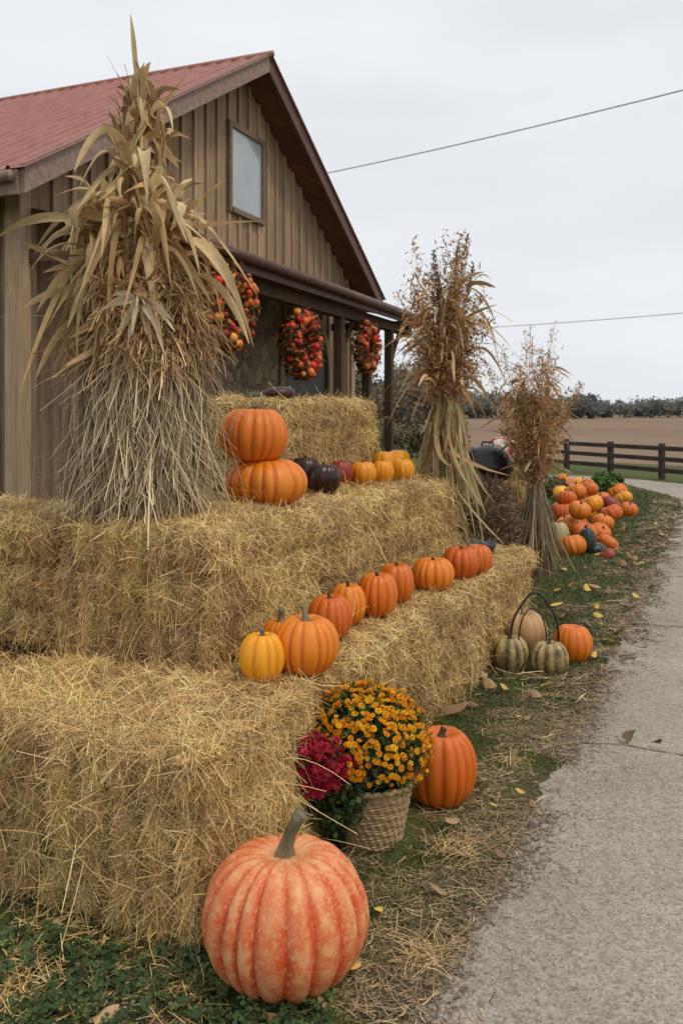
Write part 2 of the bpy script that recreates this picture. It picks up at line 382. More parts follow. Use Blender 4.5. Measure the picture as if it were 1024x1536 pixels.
c=lathe('black_dome',[(.01,.70),(.10,.71),(.18,.76),(.215,.84),(.222,.855),(.222,.862),(.215,.875),(.20,.93),(.16,.985),(.10,1.02),(.04,1.035),(.0,1.037)],M_black,44,(1.22,7.25,0))  # black dome of unclear kind, given the form of a kettle barbecue
kn=tube('lid_handle',[(-.05,0,1.03),(-.04,0,1.06),(.04,0,1.06),(.05,0,1.03)],[.008]*4,M_black,8); parent(kn,c)
for t in (0,2.1,4.2):
    l=tube('leg',[(.12*math.cos(t),.12*math.sin(t),.73),(.2*math.cos(t),.2*math.sin(t),0)],[.012,.012],M_black,8); parent(l,c)
m,nt,b=mat_new('red_white_stripes'); tc=N(nt,'ShaderNodeTexCoord'); w=N(nt,'ShaderNodeTexWave'); w.inputs['Scale'].default_value=4.5; w.inputs['Distortion'].default_value=1.2
nt.links.new(tc.outputs['Object'],w.inputs[0]); nt.links.new(ramp(nt,w.outputs['Fac'],[(.45,(.5,.03,.02)),(.55,(.7,.66,.6))]),b.inputs['Base Color'])
pumpkin('striped_squash',1.46,7.85,.87,.26,.24,m,10,.05,None)
m=mat_simple('zinc',(.05,.065,.085),(.10,.125,.155),20,.4,.1,metal=.3)
lathe('metal_tub',[(.0,.0),(.07,.0),(.09,.05),(.095,.055),(.085,.055),(.065,.01),(0,.012)],m,32,(.83,5.15,.475))

# ---------------------------------------------------------------- corn shocks
DRY=[(.66,.47,.235),(.50,.325,.135),(.82,.65,.38),(.30,.175,.075),(.60,.41,.20)]
GREY=[(.46,.345,.205),(.61,.485,.305),(.30,.21,.12),(.74,.60,.39),(.16,.105,.055)]
RUST=[(.54,.275,.105),(.38,.17,.06),(.64,.41,.18),(.22,.11,.05),(.68,.48,.27)]
def radial(a): return np.stack([np.cos(a),np.sin(a),np.zeros(len(a))],1)
UP=np.array([0,0,1.])
sh=empty('corn_shock',(-.715,3.10,.93))
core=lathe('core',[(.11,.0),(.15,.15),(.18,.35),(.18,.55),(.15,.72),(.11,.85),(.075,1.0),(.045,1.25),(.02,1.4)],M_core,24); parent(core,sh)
n=4600; a=rng.random(n)*2*np.pi; rd=radial(a); z0=rng.uniform(.34,.68,n); r0=.165+rng.uniform(-.05,.03,n)
tg=np.stack([-np.sin(a),np.cos(a),np.zeros(n)],1)
P=rd*r0[:,None]+UP*z0[:,None]
L=z0*rng.uniform(.45,1.05,n)
sp=rng.uniform(.1,1.0,n)**1.3*(.85+.25*np.sin(3*a+1))
D=norm(-UP+rd*sp[:,None]+tg*rng.normal(0,.17,(n,1))); G=-rd*(sp*.98)[:,None]+rng.normal(0,.10,(n,3))-UP*.12
parent(strips('skirt_stems',P,D,L,rng.uniform(.002,.0062,n),G,tg+rng.normal(0,.3,(n,3)),pal(n,GREY,.22),5,M_straw),sh)
n=900; a=rng.random(n)*2*np.pi; rd=radial(a); tg=np.stack([-np.sin(a),np.cos(a),np.zeros(n)],1)
P=rd*.21+UP*rng.uniform(.12,.62,(n,1)); D=norm(rd*rng.uniform(.3,1.1,(n,1))-UP*.9+tg*rng.normal(0,.45,(n,1)))
parent(strips('skirt_loose',P,D,rng.uniform(.06,.22,n),.0027,rng.normal(0,.2,(n,3)),tg,pal(n,GREY,.2)*1.1,4,M_straw),sh)
n=9500; a=rng.random(n)*2*np.pi; rd=radial(a); tg=np.stack([-np.sin(a),np.cos(a),np.zeros(n)],1)
zf=rng.uniform(.50,.98,n); rf=np.interp(zf,[.5,.60,.8,.98],[.225,.245,.205,.13])*(1+.13*np.sin(5*a+zf*14)+.08*np.sin(11*a-zf*23))
P=rd*(rf*rng.uniform(.72,1.06,n))[:,None]+UP*zf[:,None]; D=norm(rd*rng.uniform(.1,.9,(n,1))+rng.normal(0,.6,(n,3))-UP*.35)
parent(strips('fringe',P,D,rng.uniform(.025,.10,n),rng.uniform(.002,.0055,n),-UP*rng.uniform(.1,.6,(n,1))+rng.normal(0,.25,(n,3)),tg,
   pal(n,[(.60,.38,.17),(.42,.24,.095),(.72,.52,.27),(.52,.27,.12),(.26,.15,.065)],.2),4,M_straw),sh)
n=150; a=rng.random(n)*2*np.pi; rd=radial(a); P=rd*.2+UP*rng.uniform(.55,.95,(n,1)); D=norm(-UP*rng.uniform(.2,1,(n,1))+rd*rng.uniform(.2,.8,(n,1))+rng.normal(0,.3,(n,3)))
parent(strips('husk_shreds',P,D,rng.uniform(.06,.17,n),rng.uniform(.012,.028,n),rng.normal(0,.3,(n,3)),rng.normal(size=(n,3)),pal(n,[(.54,.35,.18),(.44,.24,.12),(.7,.52,.30)],.2),7,M_leafdry,'leaf',.5,rng.normal(0,1.8,n),True),sh)
n=46; a=rng.random(n)*2*np.pi; rd=radial(a); P=rd*rng.uniform(.03,.13,(n,1))+UP*.7
tip=rng.uniform(.45,.80,n); D=norm(UP-rd*rng.uniform(.06,.16,(n,1))+rng.normal(0,.015,(n,3)))
parent(strips('stalks',P,D,tip,.017,rng.normal(0,.02,(n,3)),rng.normal(size=(n,3)),pal(n,DRY,.15),6,M_leafdry,fold=.9),sh)
n=540; a=rng.random(n)*2*np.pi; rd=radial(a); tg=np.stack([-np.sin(a),np.cos(a),np.zeros(n)],1)
zf=rng.uniform(.85,1.52,n); rf=np.interp(zf,[.75,1.0,1.2,1.5],[.16,.13,.10,.04])
P=rd*rf[:,None]+UP*zf[:,None]; dn=rng.random((n,1))<.6
D=norm(np.where(dn,-UP*1.0+rd*rng.uniform(-.05,.26,(n,1)),UP*rng.uniform(.8,1.1,(n,1))+rd*rng.uniform(-.25,.20,(n,1)))+tg*rng.normal(0,.14,(n,1)))
G=np.where(dn,rng.normal(0,.12,(n,3)),rd*rng.uniform(-.1,.10,(n,1))-UP*rng.uniform(.0,1.0,(n,1))+rng.normal(0,.1,(n,3)))
parent(strips('leaves',P,D,rng.uniform(.12,.32,n)*np.interp(zf,[.75,1.4],[1.0,.65]),rng.uniform(.014,.044,n),G,tg+rng.normal(0,.4,(n,3)),pal(n,DRY,.22),9,M_leafdry,'leaf',.55,rng.normal(0,2.0,n),True,rng.normal(0,.15,(n,3))),sh)
n=230; cl=np.array([2.9,3.5,4.2,4.9,5.5,6.1,.6,1.4,2.2]); cz=np.array([1.02,.90,1.10,.95,1.05,.92,1.0,.9,1.0]); ci=rng.integers(0,9,n)
a=cl[ci]+rng.normal(0,.34,n); rd=radial(a); tg=np.stack([-np.sin(a),np.cos(a),np.zeros(n)],1)
P=rd*rng.uniform(.05,.17,(n,1))+UP*(cz[ci]+rng.normal(0,.07,n))[:,None]; D=norm(UP*rng.uniform(.25,1.2,(n,1))+rd*rng.uniform(.25,.95,(n,1))+tg*rng.normal(0,.3,(n,1)))
G=-UP*rng.uniform(.3,1.9,(n,1))+rd*rng.uniform(-.3,.15,(n,1))+rng.normal(0,.15,(n,3))
parent(strips('collar_leaves',P,D,rng.uniform(.12,.33,n),rng.uniform(.016,.044,n),G,tg+rng.normal(0,.4,(n,3)),pal(n,DRY,.2)*1.03,10,M_leafdry,'leaf',.55,rng.normal(0,2.0,n),True,rng.normal(0,.2,(n,3))),sh)
SL=[((-.10,-.08,.98),(-.75,-.1,.62),(-.05,0,-.72),.50,.034),((-.12,-.05,1.05),(-.6,-.1,.7),(-.1,0,-1.1),.30,.04),
 ((.08,-.08,.98),(.85,-.1,.30),(.1,0,-.18),.34,.030),((.10,-.10,.96),(.75,-.2,.35),(-.15,0,-1.25),.44,.042),
 ((.06,-.10,1.05),(.5,-.3,.5),(-.1,0,-1.3),.34,.046),((-.15,-.06,.80),(-.8,-.1,.15),(.1,0,-.45),.28,.03),
 ((-.16,-.04,.70),(-.9,-.1,.12),(.0,0,-.12),.36,.009),((.03,-.12,1.22),(.10,-.3,.5),(.0,0,-1.35),.34,.045),
 ((-.03,-.10,1.30),(-.25,-.3,.4),(.05,-.1,-1.2),.30,.04),((.05,-.07,1.42),(.35,-.2,.4),(-.2,0,-1.1),.22,.03),
 ((.16,-.06,.86),(.8,-.1,.1),(-.2,0,-.95),.30,.034),((.0,-.04,1.30),(.0,.0,1),(-.06,0,0),.48,.028),((.0,-.02,1.32),(.05,.0,1),(-.08,0,0),.30,.034),((-.02,-.03,1.3),(-.05,.0,1),(.06,0,0),.28,.036),
 ((-.14,-.10,.74),(-.7,-.2,-.3),(.2,0,-.6),.26,.028),((.1,-.14,.92),(.35,-.4,.2),(.0,0,-1.1),.26,.04),((-.05,-.03,1.38),(-.3,0,.6),(-.2,0,-.5),.12,.02)]
P=np.array([s[0] for s in SL],float); D=norm(np.array([s[1] for s in SL],float)); G=np.array([s[2] for s in SL],float)
n=len(SL); parent(strips('long_leaves',P,D,np.array([s[3] for s in SL]),np.array([s[4] for s in SL]),G,np.cross(D,UP+rng.normal(0,.2,(n,3)))+1e-3,pal(n,[(.80,.63,.36),(.68,.50,.26)],.12),14,M_leafdry,'leaf',.5,rng.normal(0,1.3,n),True),sh)
n=55; P=np.tile([0,0,1.42],(n,1))+rng.normal(0,.025,(n,3)); D=norm(UP+rng.normal(0,.5,(n,3)))
parent(strips('tassel',P,D,rng.uniform(.06,.16,n),.0045,rng.normal(0,.25,(n,3)),rng.normal(size=(n,3)),pal(n,[(.30,.13,.08),(.42,.27,.15)],.15),5,M_straw),sh)
n=26; a=rng.uniform(-1.1,1.1,n); P=np.tile([.05,-.255,.74],(n,1)); D=norm(np.stack([np.sin(a)*.9,-.35*np.ones(n),.3-1.3*rng.random(n)],1))
parent(strips('husk',P,D,rng.uniform(.06,.18,n),rng.uniform(.014,.034,n),np.tile([0,.15,-.45],(n,1)),np.cross(D,[0,-1,0.2]),pal(n,[(.86,.72,.52),(.74,.56,.35)],.1),7,M_leafdry,'leaf',.5,rng.normal(0,1,n),True),sh)

def plume_shock(name,loc,H,baser,leafbase,fan):
    e=empty(name,loc)
    n=300; a=rng.random(n)*2*np.pi; rd=radial(a); tg=np.stack([-np.sin(a),np.cos(a),np.zeros(n)],1)
    waist=H*.36
    P=rd*rng.uniform(.02,.06,(n,1))+UP*waist; D=norm(-UP+rd*(rng.uniform(.1,1,(n,1))*baser/waist)+tg*rng.normal(0,.05,(n,1)))
    parent(strips('skirt',P,D,waist*rng.uniform(.7,1.02,n),rng.uniform(.005,.012,n),rng.normal(0,.08,(n,3)),tg,pal(n,[(.46,.36,.18),(.35,.27,.13),(.58,.47,.27)] if leafbase else GREY,.2)*(1 if leafbase else .85),5,M_leafdry,'straw',.4),e)
    if leafbase:
        n=150; a=rng.random(n)*2*np.pi; rd=radial(a); P=rd*.05+UP*waist*rng.uniform(.8,1.15,(n,1)); D=norm(-UP*.9+rd*rng.uniform(.05,.5,(n,1)))
        parent(strips('husk_leaves',P,D,rng.uniform(.22,.60,n),rng.uniform(.016,.036,n),-UP*rng.uniform(0,.4,(n,1))-rd*.3+rng.normal(0,.15,(n,3)),rng.normal(size=(n,3)),pal(n,[(.60,.48,.24),(.42,.35,.16),(.70,.56,.32),(.48,.31,.15)],.15),9,M_leafdry,'leaf',.4,rng.normal(0,1.5,n),True,rng.normal(0,.2,(n,3))),e)
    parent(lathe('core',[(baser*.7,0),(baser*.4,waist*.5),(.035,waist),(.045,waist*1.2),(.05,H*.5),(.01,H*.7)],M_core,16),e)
    ns=58; a=rng.random(ns)*2*np.pi; rd=radial(a); P=rd*rng.uniform(0,.05,(ns,1))+UP*waist*.95
    Ls=(H-waist)*np.clip(rng.normal(.62,.21,ns),.25,1.0); out=rng.uniform(.0,fan,(ns,1))*(1.35-Ls[:,None]/(H-waist))
    D=norm(UP+rd*out); G=rd*out*.2+rng.normal(0,.07,(ns,3))
    parent(strips('plume_stems',P,D,Ls,.007,G,rng.normal(size=(ns,3)),pal(ns,DRY,.1)*.8,8,M_straw),e)
    m=14000; i=rng.integers(0,ns,m); t=rng.beta(2.0,1.3,m)[:,None]
    C=P[i]+D[i]*Ls[i][:,None]*t+G[i]*Ls[i][:,None]*t**2
    rj=.036*np.sin(np.pi*np.clip(t,0,1))**.5+.008
    cl=.5+.5*np.sin(t*38+i[:,None]*1.7)
    C=C+rng.normal(0,1,(m,3))*rj*(.4+.9*cl)
    d=norm(rng.normal(0,.7,(m,3))+UP*.5)
    tint=rng.random(ns)[i][:,None]
    cc=pal(m,RUST,.2)*(.75+.5*tint)
    parent(strips('seed_chaff',C,d,rng.uniform(.010,.042,m),rng.uniform(.004,.012,m),rng.normal(0,.3,(m,3)),rng.normal(size=(m,3)),cc,2,M_leafdry,'leaf'),e)
    n=150; a=rng.random(n)*2*np.pi; rd=radial(a); P=rd*rng.uniform(.05,.17,(n,1))+UP*rng.uniform(H*.4,H*.82,(n,1)); D=norm(UP*rng.uniform(-.1,1,(n,1))+rd*rng.uniform(.4,1,(n,1)))
    parent(strips('wild_leaves',P,D,rng.uniform(.08,.26,n),rng.uniform(.008,.026,n),-UP*rng.uniform(.3,1.4,(n,1))+rng.normal(0,.2,(n,3)),rng.normal(size=(n,3)),pal(n,RUST+DRY,.15),8,M_leafdry,'leaf',.4,rng.normal(0,1.8,n),True),e)
    n=7; a=rng.uniform(-.6,.6,n); P=np.tile([.02,0,H*.66],(n,1))+rng.normal(0,.03,(n,3)); D=norm(np.stack([np.cos(a)*.9,np.sin(a),rng.uniform(.3,1.1,n)],1))
    parent(strips('wisps',P,D,rng.uniform(.3,.52,n),.006,-UP*rng.uniform(.5,.9,(n,1)),rng.normal(size=(n,3)),pal(n,DRY,.15),12,M_leafdry,'straw'),e)
    return e
s2=plume_shock('dried_plant_shock',(.600,5.0,.80),1.52,.11,True,.46)
n=4; P=np.array([[-.03,0,1.1],[.03,0,1.1],[.07,.02,1.15],[.10,0,1.05]]); D=norm(np.array([[-.12,0,1],[.12,0,1],[.16,0,1],[.2,0,1.]])); Ls=np.array([.34,.36,.38,.3])
m_=1100; i=rng.integers(0,n,m_); t=rng.random((m_,1)); C=P[i]+D[i]*Ls[i][:,None]*t+rng.normal(0,.010,(m_,3))*(1.2-t)
parent(strips('green_spikes',C,norm(UP*.7+rng.normal(0,.6,(m_,3))),.022,.006,np.zeros((m_,3)),rng.normal(size=(m_,3)),pal(m_,[(.16,.13,.06),(.24,.16,.08),(.10,.10,.05)],.2),2,M_leafdry,'leaf'),s2)
plume_shock('dried_plant_shock',(1.56,6.98,0),2.05,.24,False,.50)

e=empty('dried_flower_bush',(1.12,6.75,0))
n=6500; v=norm(rng.normal(size=(n,3))); rr=rng.uniform(.55,1.1,(n,1)); P=v*rr*np.array([.25,.22,.38])+np.array([0,0,.40]); P[:,2]=np.abs(P[:,2])
parent(strips('twigs',P,norm(v+rng.normal(0,.8,(n,3))),rng.uniform(.03,.09,n),rng.uniform(.004,.012,n),rng.normal(0,.3,(n,3)),rng.normal(size=(n,3)),pal(n,[(.24,.13,.08),(.16,.09,.05),(.34,.22,.13),(.28,.09,.07),(.13,.12,.06),(.4,.34,.28)],.25),3,M_leafdry,'leaf'),e)
parent(lathe('core',[(.17,0),(.19,.3),(.16,.6),(.08,.70),(.01,.72)],M_core,14),e)

# ---------------------------------------------------------------- template scatter
def scatter(name,tv,tf,P,Nrm,scale,cols,mat,tcol=None,smooth=False):
    tv=np.array(tv,float); tf=np.array(tf); n=len(P); m=len(tv)
    z=norm(Nrm); x=norm(np.cross(z,rng.normal(size=(n,3)))); y=np.cross(z,x)
    V=(x[:,None,:]*tv[None,:,0:1]+y[:,None,:]*tv[None,:,1:2]+z[:,None,:]*tv[None,:,2:3])*np.broadcast_to(scale,(n,))[:,None,None]+P[:,None,:]
    F=(np.arange(n)*m)[:,None,None]+tf[None]
    cc=np.repeat(cols[:,None,:],m,1)
    if tcol is not None: cc=cc*np.array(tcol)[None]
    return mesh_np(name,V.reshape(-1,3),F.reshape(-1,tf.shape[1]),cc.reshape(-1,3),mat,smooth)
def flower_template(np_=9,layers=2):
    V=[];F=[];C=[]
    for l in range(layers):
        r=1-.33*l; zt=.12+.28*l
        for k in range(np_):
            a=2*math.pi*(k+.5*l)/np_; w=math.pi/np_*1.0
            o=len(V)
            V+=[(0,0,.05+.1*l),(r*.7*math.cos(a-w),r*.7*math.sin(a-w),zt),(r*math.cos(a),r*math.sin(a),zt+.02),(r*.7*math.cos(a+w),r*.7*math.sin(a+w),zt)]
            F.append((o,o+1,o+2,o+3)); s=1-.06*l; C+=[(.85,.7,.7),(s,s,s),(1.05,1.12,1),(s,s,s)]
    return V,F,C
leafT=([(0,0,0),(.45,.5,.12),(0,1,.0),(-.45,.5,.12)],[(0,1,2,3)])
def ico(sub=2):
    bm=bmesh.new(); bmesh.ops.create_icosphere(bm,subdivisions=sub,radius=1); V=[tuple(v.co) for v in bm.verts]; F=[tuple(v.index for v in f.verts) for f in bm.faces]; bm.free(); return V,F

# ---------------------------------------------------------------- mum in basket
m,nt,b=mat_new('wicker'); f=noisef(nt,70,5,.65,(1,1,3)); nt.links.new(ramp(nt,f,[(.3,(.17,.10,.042)),(.55,(.38,.25,.12)),(.75,(.56,.40,.21))]),b.inputs['Base Color']); b.inputs['Roughness'].default_value=.7; bump(nt,b,f,.5,.004)
M_wick=m
bx,by=.082,2.66
ns=264; nr=88; V=[]
for i in range(nr+1):
    t=i/nr; z=.185*t; r0=.100+.034*t
    rowi=i//4; ph=(i%4)/4
    for k in range(ns):
        a=2*math.pi*k/ns; s=math.cos(a*33+rowi*1.15+ph*2.2)
        r=r0+.0018*s*(.3+.7*math.sin(math.pi*ph))+.0045*math.sin(math.pi*ph)+.0015*math.sin(a*5+rowi*2.1)
        V.append((r*math.cos(a),r*math.sin(a),z+.0018*math.sin(a*7+rowi)))
F=[(i*ns+k,i*ns+(k+1)%ns,(i+1)*ns+(k+1)%ns,(i+1)*ns+k) for i in range(nr) for k in range(ns)]
pot=mesh_np('potted_chrysanthemum',V,F,None,M_wick,True); pot.location=(bx,by,0)
rim=tube('rim',[((.137+.002*math.sin(t*25))*math.cos(t),(.137+.002*math.sin(t*25))*math.sin(t),.186+.003*math.sin(t*30)) for t in np.linspace(0,2*math.pi,120)],[.008]*120,M_wick,8,cap=False); parent(rim,pot)
so=lathe('soil',[(0,.16),(.128,.16)],M_core,24); parent(so,pot)
c0=np.array([-.005,0,.29]); RX=np.array([.182,.16,.160])
n=5200; v=norm(rng.normal(size=(n,3))); v[:,2]=np.where(v[:,2]<-.65,-v[:,2],v[:,2]); P=c0+v*RX*rng.uniform(.45,.99,(n,1))
P[:,:2]*=np.interp(P[:,2],[.14,.24],[.75,1])[:,None]
parent(scatter('foliage',*leafT,P,v+rng.normal(0,.7,(n,3)),rng.uniform(.014,.028,n),pal(n,[(.05,.09,.022),(.08,.13,.038),(.03,.05,.015)],.2),M_green),pot)
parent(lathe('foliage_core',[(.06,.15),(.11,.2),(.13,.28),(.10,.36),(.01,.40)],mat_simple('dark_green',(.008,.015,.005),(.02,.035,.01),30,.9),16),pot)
n=980; v=[]
while len(v)<n:
    q=norm(rng.normal(size=3)); 
    if q[2]>-.42 and rng.random()<(.40+.60*max(0,q[2]+.4)): v.append(q)
v=np.array(v); bumpn=1+.06*np.sin(v[:,0]*9+1)*np.sin(v[:,1]*8)+rng.normal(0,.035,n)
P=c0+v*RX*bumpn[:,None]*1.05
ft=flower_template(9,3)
parent(scatter('blooms',ft[0],ft[1],P,v+rng.normal(0,.3,(n,3))+UP*.3,rng.uniform(.0065,.0125,n),pal(n,[(.92,.42,.008),(.94,.55,.02),(.88,.30,.006)],.06),M_petal,ft[2]),pot)
n=2200; v=norm(rng.normal(size=(n,3))); P=c0+v*RX*rng.uniform(.98,1.07,(n,1)); k=P[:,2]>.14; P=P[k]; v=v[k]; n=len(P)
parent(strips('sprigs',P,norm(v*.6+rng.normal(0,.5,(n,3))+UP*.3),rng.uniform(.01,.03,n),.004,np.zeros((n,3)),rng.normal(size=(n,3)),pal(n,[(.07,.12,.02),(.12,.17,.03)],.2),2,M_green,'leaf'),pot)
rp=empty('crimson_flower_bunch',(-.067,2.50,0))
n=210; v=norm(rng.normal(size=(n,3))); v[:,1]=-np.abs(v[:,1]); v[:,2]=np.where(v[:,2]<-.6,-v[:,2],v[:,2]); P=np.array([0,0,.275])+v*np.array([.088,.07,.095])*rng.uniform(.75,1.18,(n,1))+np.array([[.02,0,0]])*np.sin(v[:,2:3]*5)
ft=flower_template(7,2)
parent(scatter('blooms',ft[0],ft[1],P,v+rng.normal(0,.5,(n,3)),rng.uniform(.010,.020,n),pal(n,[(.38,.008,.028),(.24,.005,.018),(.46,.015,.045)],.18),M_petal,ft[2]),rp)
n=1100; v=norm(rng.normal(size=(n,3))); P=np.array([0.04,.03,.20])+v*np.array([.10,.07,.14])*rng.uniform(.4,1,(n,1))
parent(scatter('foliage',*leafT,P,v+rng.normal(0,.6,(n,3)),rng.uniform(.012,.026,n),pal(n,[(.04,.07,.022),(.06,.11,.03)],.2),M_green),rp)
n=26; P=np.tile([.07,.08,.0],(n,1))+rng.normal(0,.01,(n,3)); D=norm(np.array([-.3,-.3,1.])+rng.normal(0,.15,(n,3)))
parent(strips('stems',P,D,.26,.004,rng.normal(0,.05,(n,3)),rng.normal(size=(n,3)),pal(n,[(.05,.08,.02)],.2),4,M_green),rp)

# ---------------------------------------------------------------- barn
def wood_mat(name,ca,cb,cc,boardw=.3,off=0,grain=(6,6,.35),gap=0):
    m,nt,b=mat_new(name)
    tc=N(nt,'ShaderNodeTexCoord'); sx=N(nt,'ShaderNodeSeparateXYZ'); nt.links.new(tc.outputs['Object'],sx.inputs[0])
    ad=N(nt,'ShaderNodeMath',operation='ADD'); nt.links.new(sx.outputs['X'],ad.inputs[0]); nt.links.new(sx.outputs['Y'],ad.inputs[1])
    a2=N(nt,'ShaderNodeMath',operation='SUBTRACT'); nt.links.new(ad.outputs[0],a2.inputs[0]); a2.inputs[1].default_value=off
    dv=N(nt,'ShaderNodeMath',operation='DIVIDE'); nt.links.new(a2.outputs[0],dv.inputs[0]); dv.inputs[1].default_value=boardw
    fl=N(nt,'ShaderNodeMath',operation='FLOOR'); nt.links.new(dv.outputs[0],fl.inputs[0])
    wn=N(nt,'ShaderNodeTexWhiteNoise',noise_dimensions='1D'); nt.links.new(fl.outputs[0],wn.inputs['W'])
    f=noisef(nt,9,7,.7,grain,dist=.3)
    c=ramp(nt,f,[(.28,ca),(.5,cb),(.75,cc)])
    v=ramp(nt,wn.outputs['Value'],[(0,(.74,.72,.70)),(1,(1.12,1.10,1.06))])
    c=mix(nt,1.0,c,v,'MULTIPLY')
    f3=noisef(nt,1.0,5,.65,(1,1,.35)); c=mix(nt,1.0,c,ramp(nt,f3,[(.35,(.72,.71,.70)),(.65,(1.06,)*3)]),'MULTIPLY')
    if gap:
        fr=N(nt,'ShaderNodeMath',operation='FRACT'); nt.links.new(dv.outputs[0],fr.inputs[0])
        c=mix(nt,ramp(nt,fr.outputs[0],[(0,(1,)*3),(gap,(0,)*3)]),c,tuple(x*.25 for x in ca))
    nt.links.new(c,b.inputs['Base Color']); b.inputs['Roughness'].default_value=.85; b.inputs['Specular IOR Level'].default_value=.2
    bump(nt,b,f,.4,.008); return m
M_board=wood_mat('barn_boards',(.23,.150,.095),(.39,.275,.180),(.52,.395,.28),.1325,.3,gap=.07)
M_batt=wood_mat('barn_battens',(.28,.190,.125),(.44,.32,.215),(.57,.44,.315),.2)
M_trim=mat_simple('brown_trim',(.07,.034,.026),(.15,.074,.056),12,.6,.2,(1,1,1))
M_fas=mat_simple('weathered_fascia',(.19,.12,.095),(.33,.23,.19),14,.7,.3)
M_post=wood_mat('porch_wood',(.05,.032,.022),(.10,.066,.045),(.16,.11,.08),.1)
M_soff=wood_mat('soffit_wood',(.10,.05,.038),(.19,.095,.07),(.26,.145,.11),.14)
m,nt,b=mat_new('metal_roof'); f=noisef(nt,3,6,.65,(1,1,1)); f2=noisef(nt,14,6,.75)
c=ramp(nt,f,[(.3,(.27,.100,.080)),(.7,(.38,.165,.140))]); c=mix(nt,ramp(nt,f2,[(.48,(0,)*3),(.72,(.5,)*3)]),c,(.40,.29,.25))
nt.links.new(c,b.inputs['Base Color']); b.inputs['Roughness'].default_value=.55; b.inputs['Specular IOR Level'].default_value=.3; M_roof=m
m,nt,b=mat_new('field_stone'); tc=N(nt,'ShaderNodeTexCoord'); vo=N(nt,'ShaderNodeTexVoronoi'); vo.inputs['Scale'].default_value=6; nt.links.new(tc.outputs['Object'],vo.inputs['Vector'])
v2=N(nt,'ShaderNodeTexVoronoi',feature='DISTANCE_TO_EDGE'); v2.inputs['Scale'].default_value=6; nt.links.new(tc.outputs['Object'],v2.inputs['Vector'])
c=ramp(nt,vo.outputs['Color'],[(.0,(.15,.105,.065)),(.5,(.29,.22,.145)),(1,(.42,.33,.23))]); c=mix(nt,ramp(nt,v2.outputs[0],[(.02,(1,)*3),(.05,(0,)*3)]),c,(.12,.095,.07))
nt.links.new(c,b.inputs['Base Color']); b.inputs['Roughness'].default_value=.9; bump(nt,b,v2.outputs[0],.6,.03); M_stone=m
m,nt,b=mat_new('window_glass'); f=noisef(nt,1.5,3); nt.links.new(ramp(nt,f,[(.3,(.30,.34,.38)),(.7,(.40,.44,.48))]),b.inputs['Base Color']); b.inputs['Roughness'].default_value=.08; b.inputs['Specular IOR Level'].default_value=.9; M_glass=m  # pale grey sky reflection painted into the pane's base colour

barn=empty('wooden_barn',(-2.57,6.97,0),math.atan2(.927,.375))
W0,W1,PK=.36,8.19,4.275; ZE,ZP=3.37,5.67; BK=12.0; b0=.35
def zr(s): return ZE+(ZP-ZE)*(1-abs(s-PK)/(PK-W0))
V=[(W0,b0,0),(W1,b0,0),(W1,b0,ZE),(PK,b0,ZP),(W0,b0,ZE),(W0,BK,0),(W1,BK,0),(W1,BK,ZE),(PK,BK,ZP),(W0,BK,ZE)]
F=[(0,1,2,3,4),(9,8,7,6,5),(0,4,9,5),(1,6,7,2)]
parent(poly_mesh('walls',V,F,M_board),barn)
V=[];Fq=[]
def hexa(pts):
    o=len(V); V.extend(pts); Fq.extend([tuple(i+o for i in q) for q in [(0,3,2,1),(4,5,6,7),(0,1,5,4),(1,2,6,5),(2,3,7,6),(3,0,4,7)]])
s=W0+.12
while s<W1-.14:
    a,b_=s,min(s+.055,W1); y0,y1=b0-.034,b0+.002
    segs=[(0,None)]
    if 3.90<s<4.86: segs=[(0,3.80),(4.95,None)]
    for (lo,hi) in segs:
        ta=zr(a)-.01 if hi is None else hi; tb=zr(b_)-.01 if hi is None else hi
        hexa([(a,y0,lo),(b_,y0,lo),(b_,y1,lo),(a,y1,lo),(a,y0,ta),(b_,y0,tb),(b_,y1,tb),(a,y1,ta)])
    s+=.265
y=b0+.20
while y<BK:
    hexa([(W0-.034,y,0),(W0+.002,y,0),(W0+.002,y+.055,0),(W0-.034,y+.055,0),(W0-.034,y,ZE),(W0+.002,y,ZE),(W0+.002,y+.055,ZE),(W0-.034,y+.055,ZE)]); y+=.265
parent(mesh_np('battens',V,Fq,None,M_batt),barn)
parent(boxes('corner_boards',[(W0-.045,W0+.10,b0-.045,b0-.003,0,ZE),(W0-.045,W0-.003,b0-.002,b0+.12,0,ZE),(W1-.12,W1+.03,b0-.045,b0-.003,0,ZE)],M_batt,.004),barn)
sl=(ZP-ZE)/(PK-W0); OV=.38; s_e0=W0-OV; s_e1=W1+OV; zee=ZE-sl*OV; F0=-.02
def slab(sa,za,sb,zb,ya,yb,t,name,mat,dz=0.03):
    V=[(sa,ya,za+dz),(sb,ya,zb+dz),(sb,yb,zb+dz),(sa,yb,za+dz),(sa,ya,za+dz+t),(sb,ya,zb+dz+t),(sb,yb,zb+dz+t),(sa,yb,za+dz+t)]
    F=[(0,3,2,1),(4,5,6,7),(0,1,5,4),(1,2,6,5),(2,3,7,6),(3,0,4,7)]
    return parent(poly_mesh(name,V,F,mat),barn)
slab(s_e0,zee,PK,ZP,F0,BK+.4,.10,'roof_deck_a',M_soff); slab(PK,ZP,s_e1,zee,F0,BK+.4,.10,'roof_deck_b',M_soff)
slab(s_e0-.02,zee-.12,PK,ZP-.10,F0-.05,F0-.004,.24,'rake_board_a',M_fas); slab(PK,ZP-.10,s_e1+.02,zee-.12,F0-.05,F0-.004,.24,'rake_board_b',M_trim)
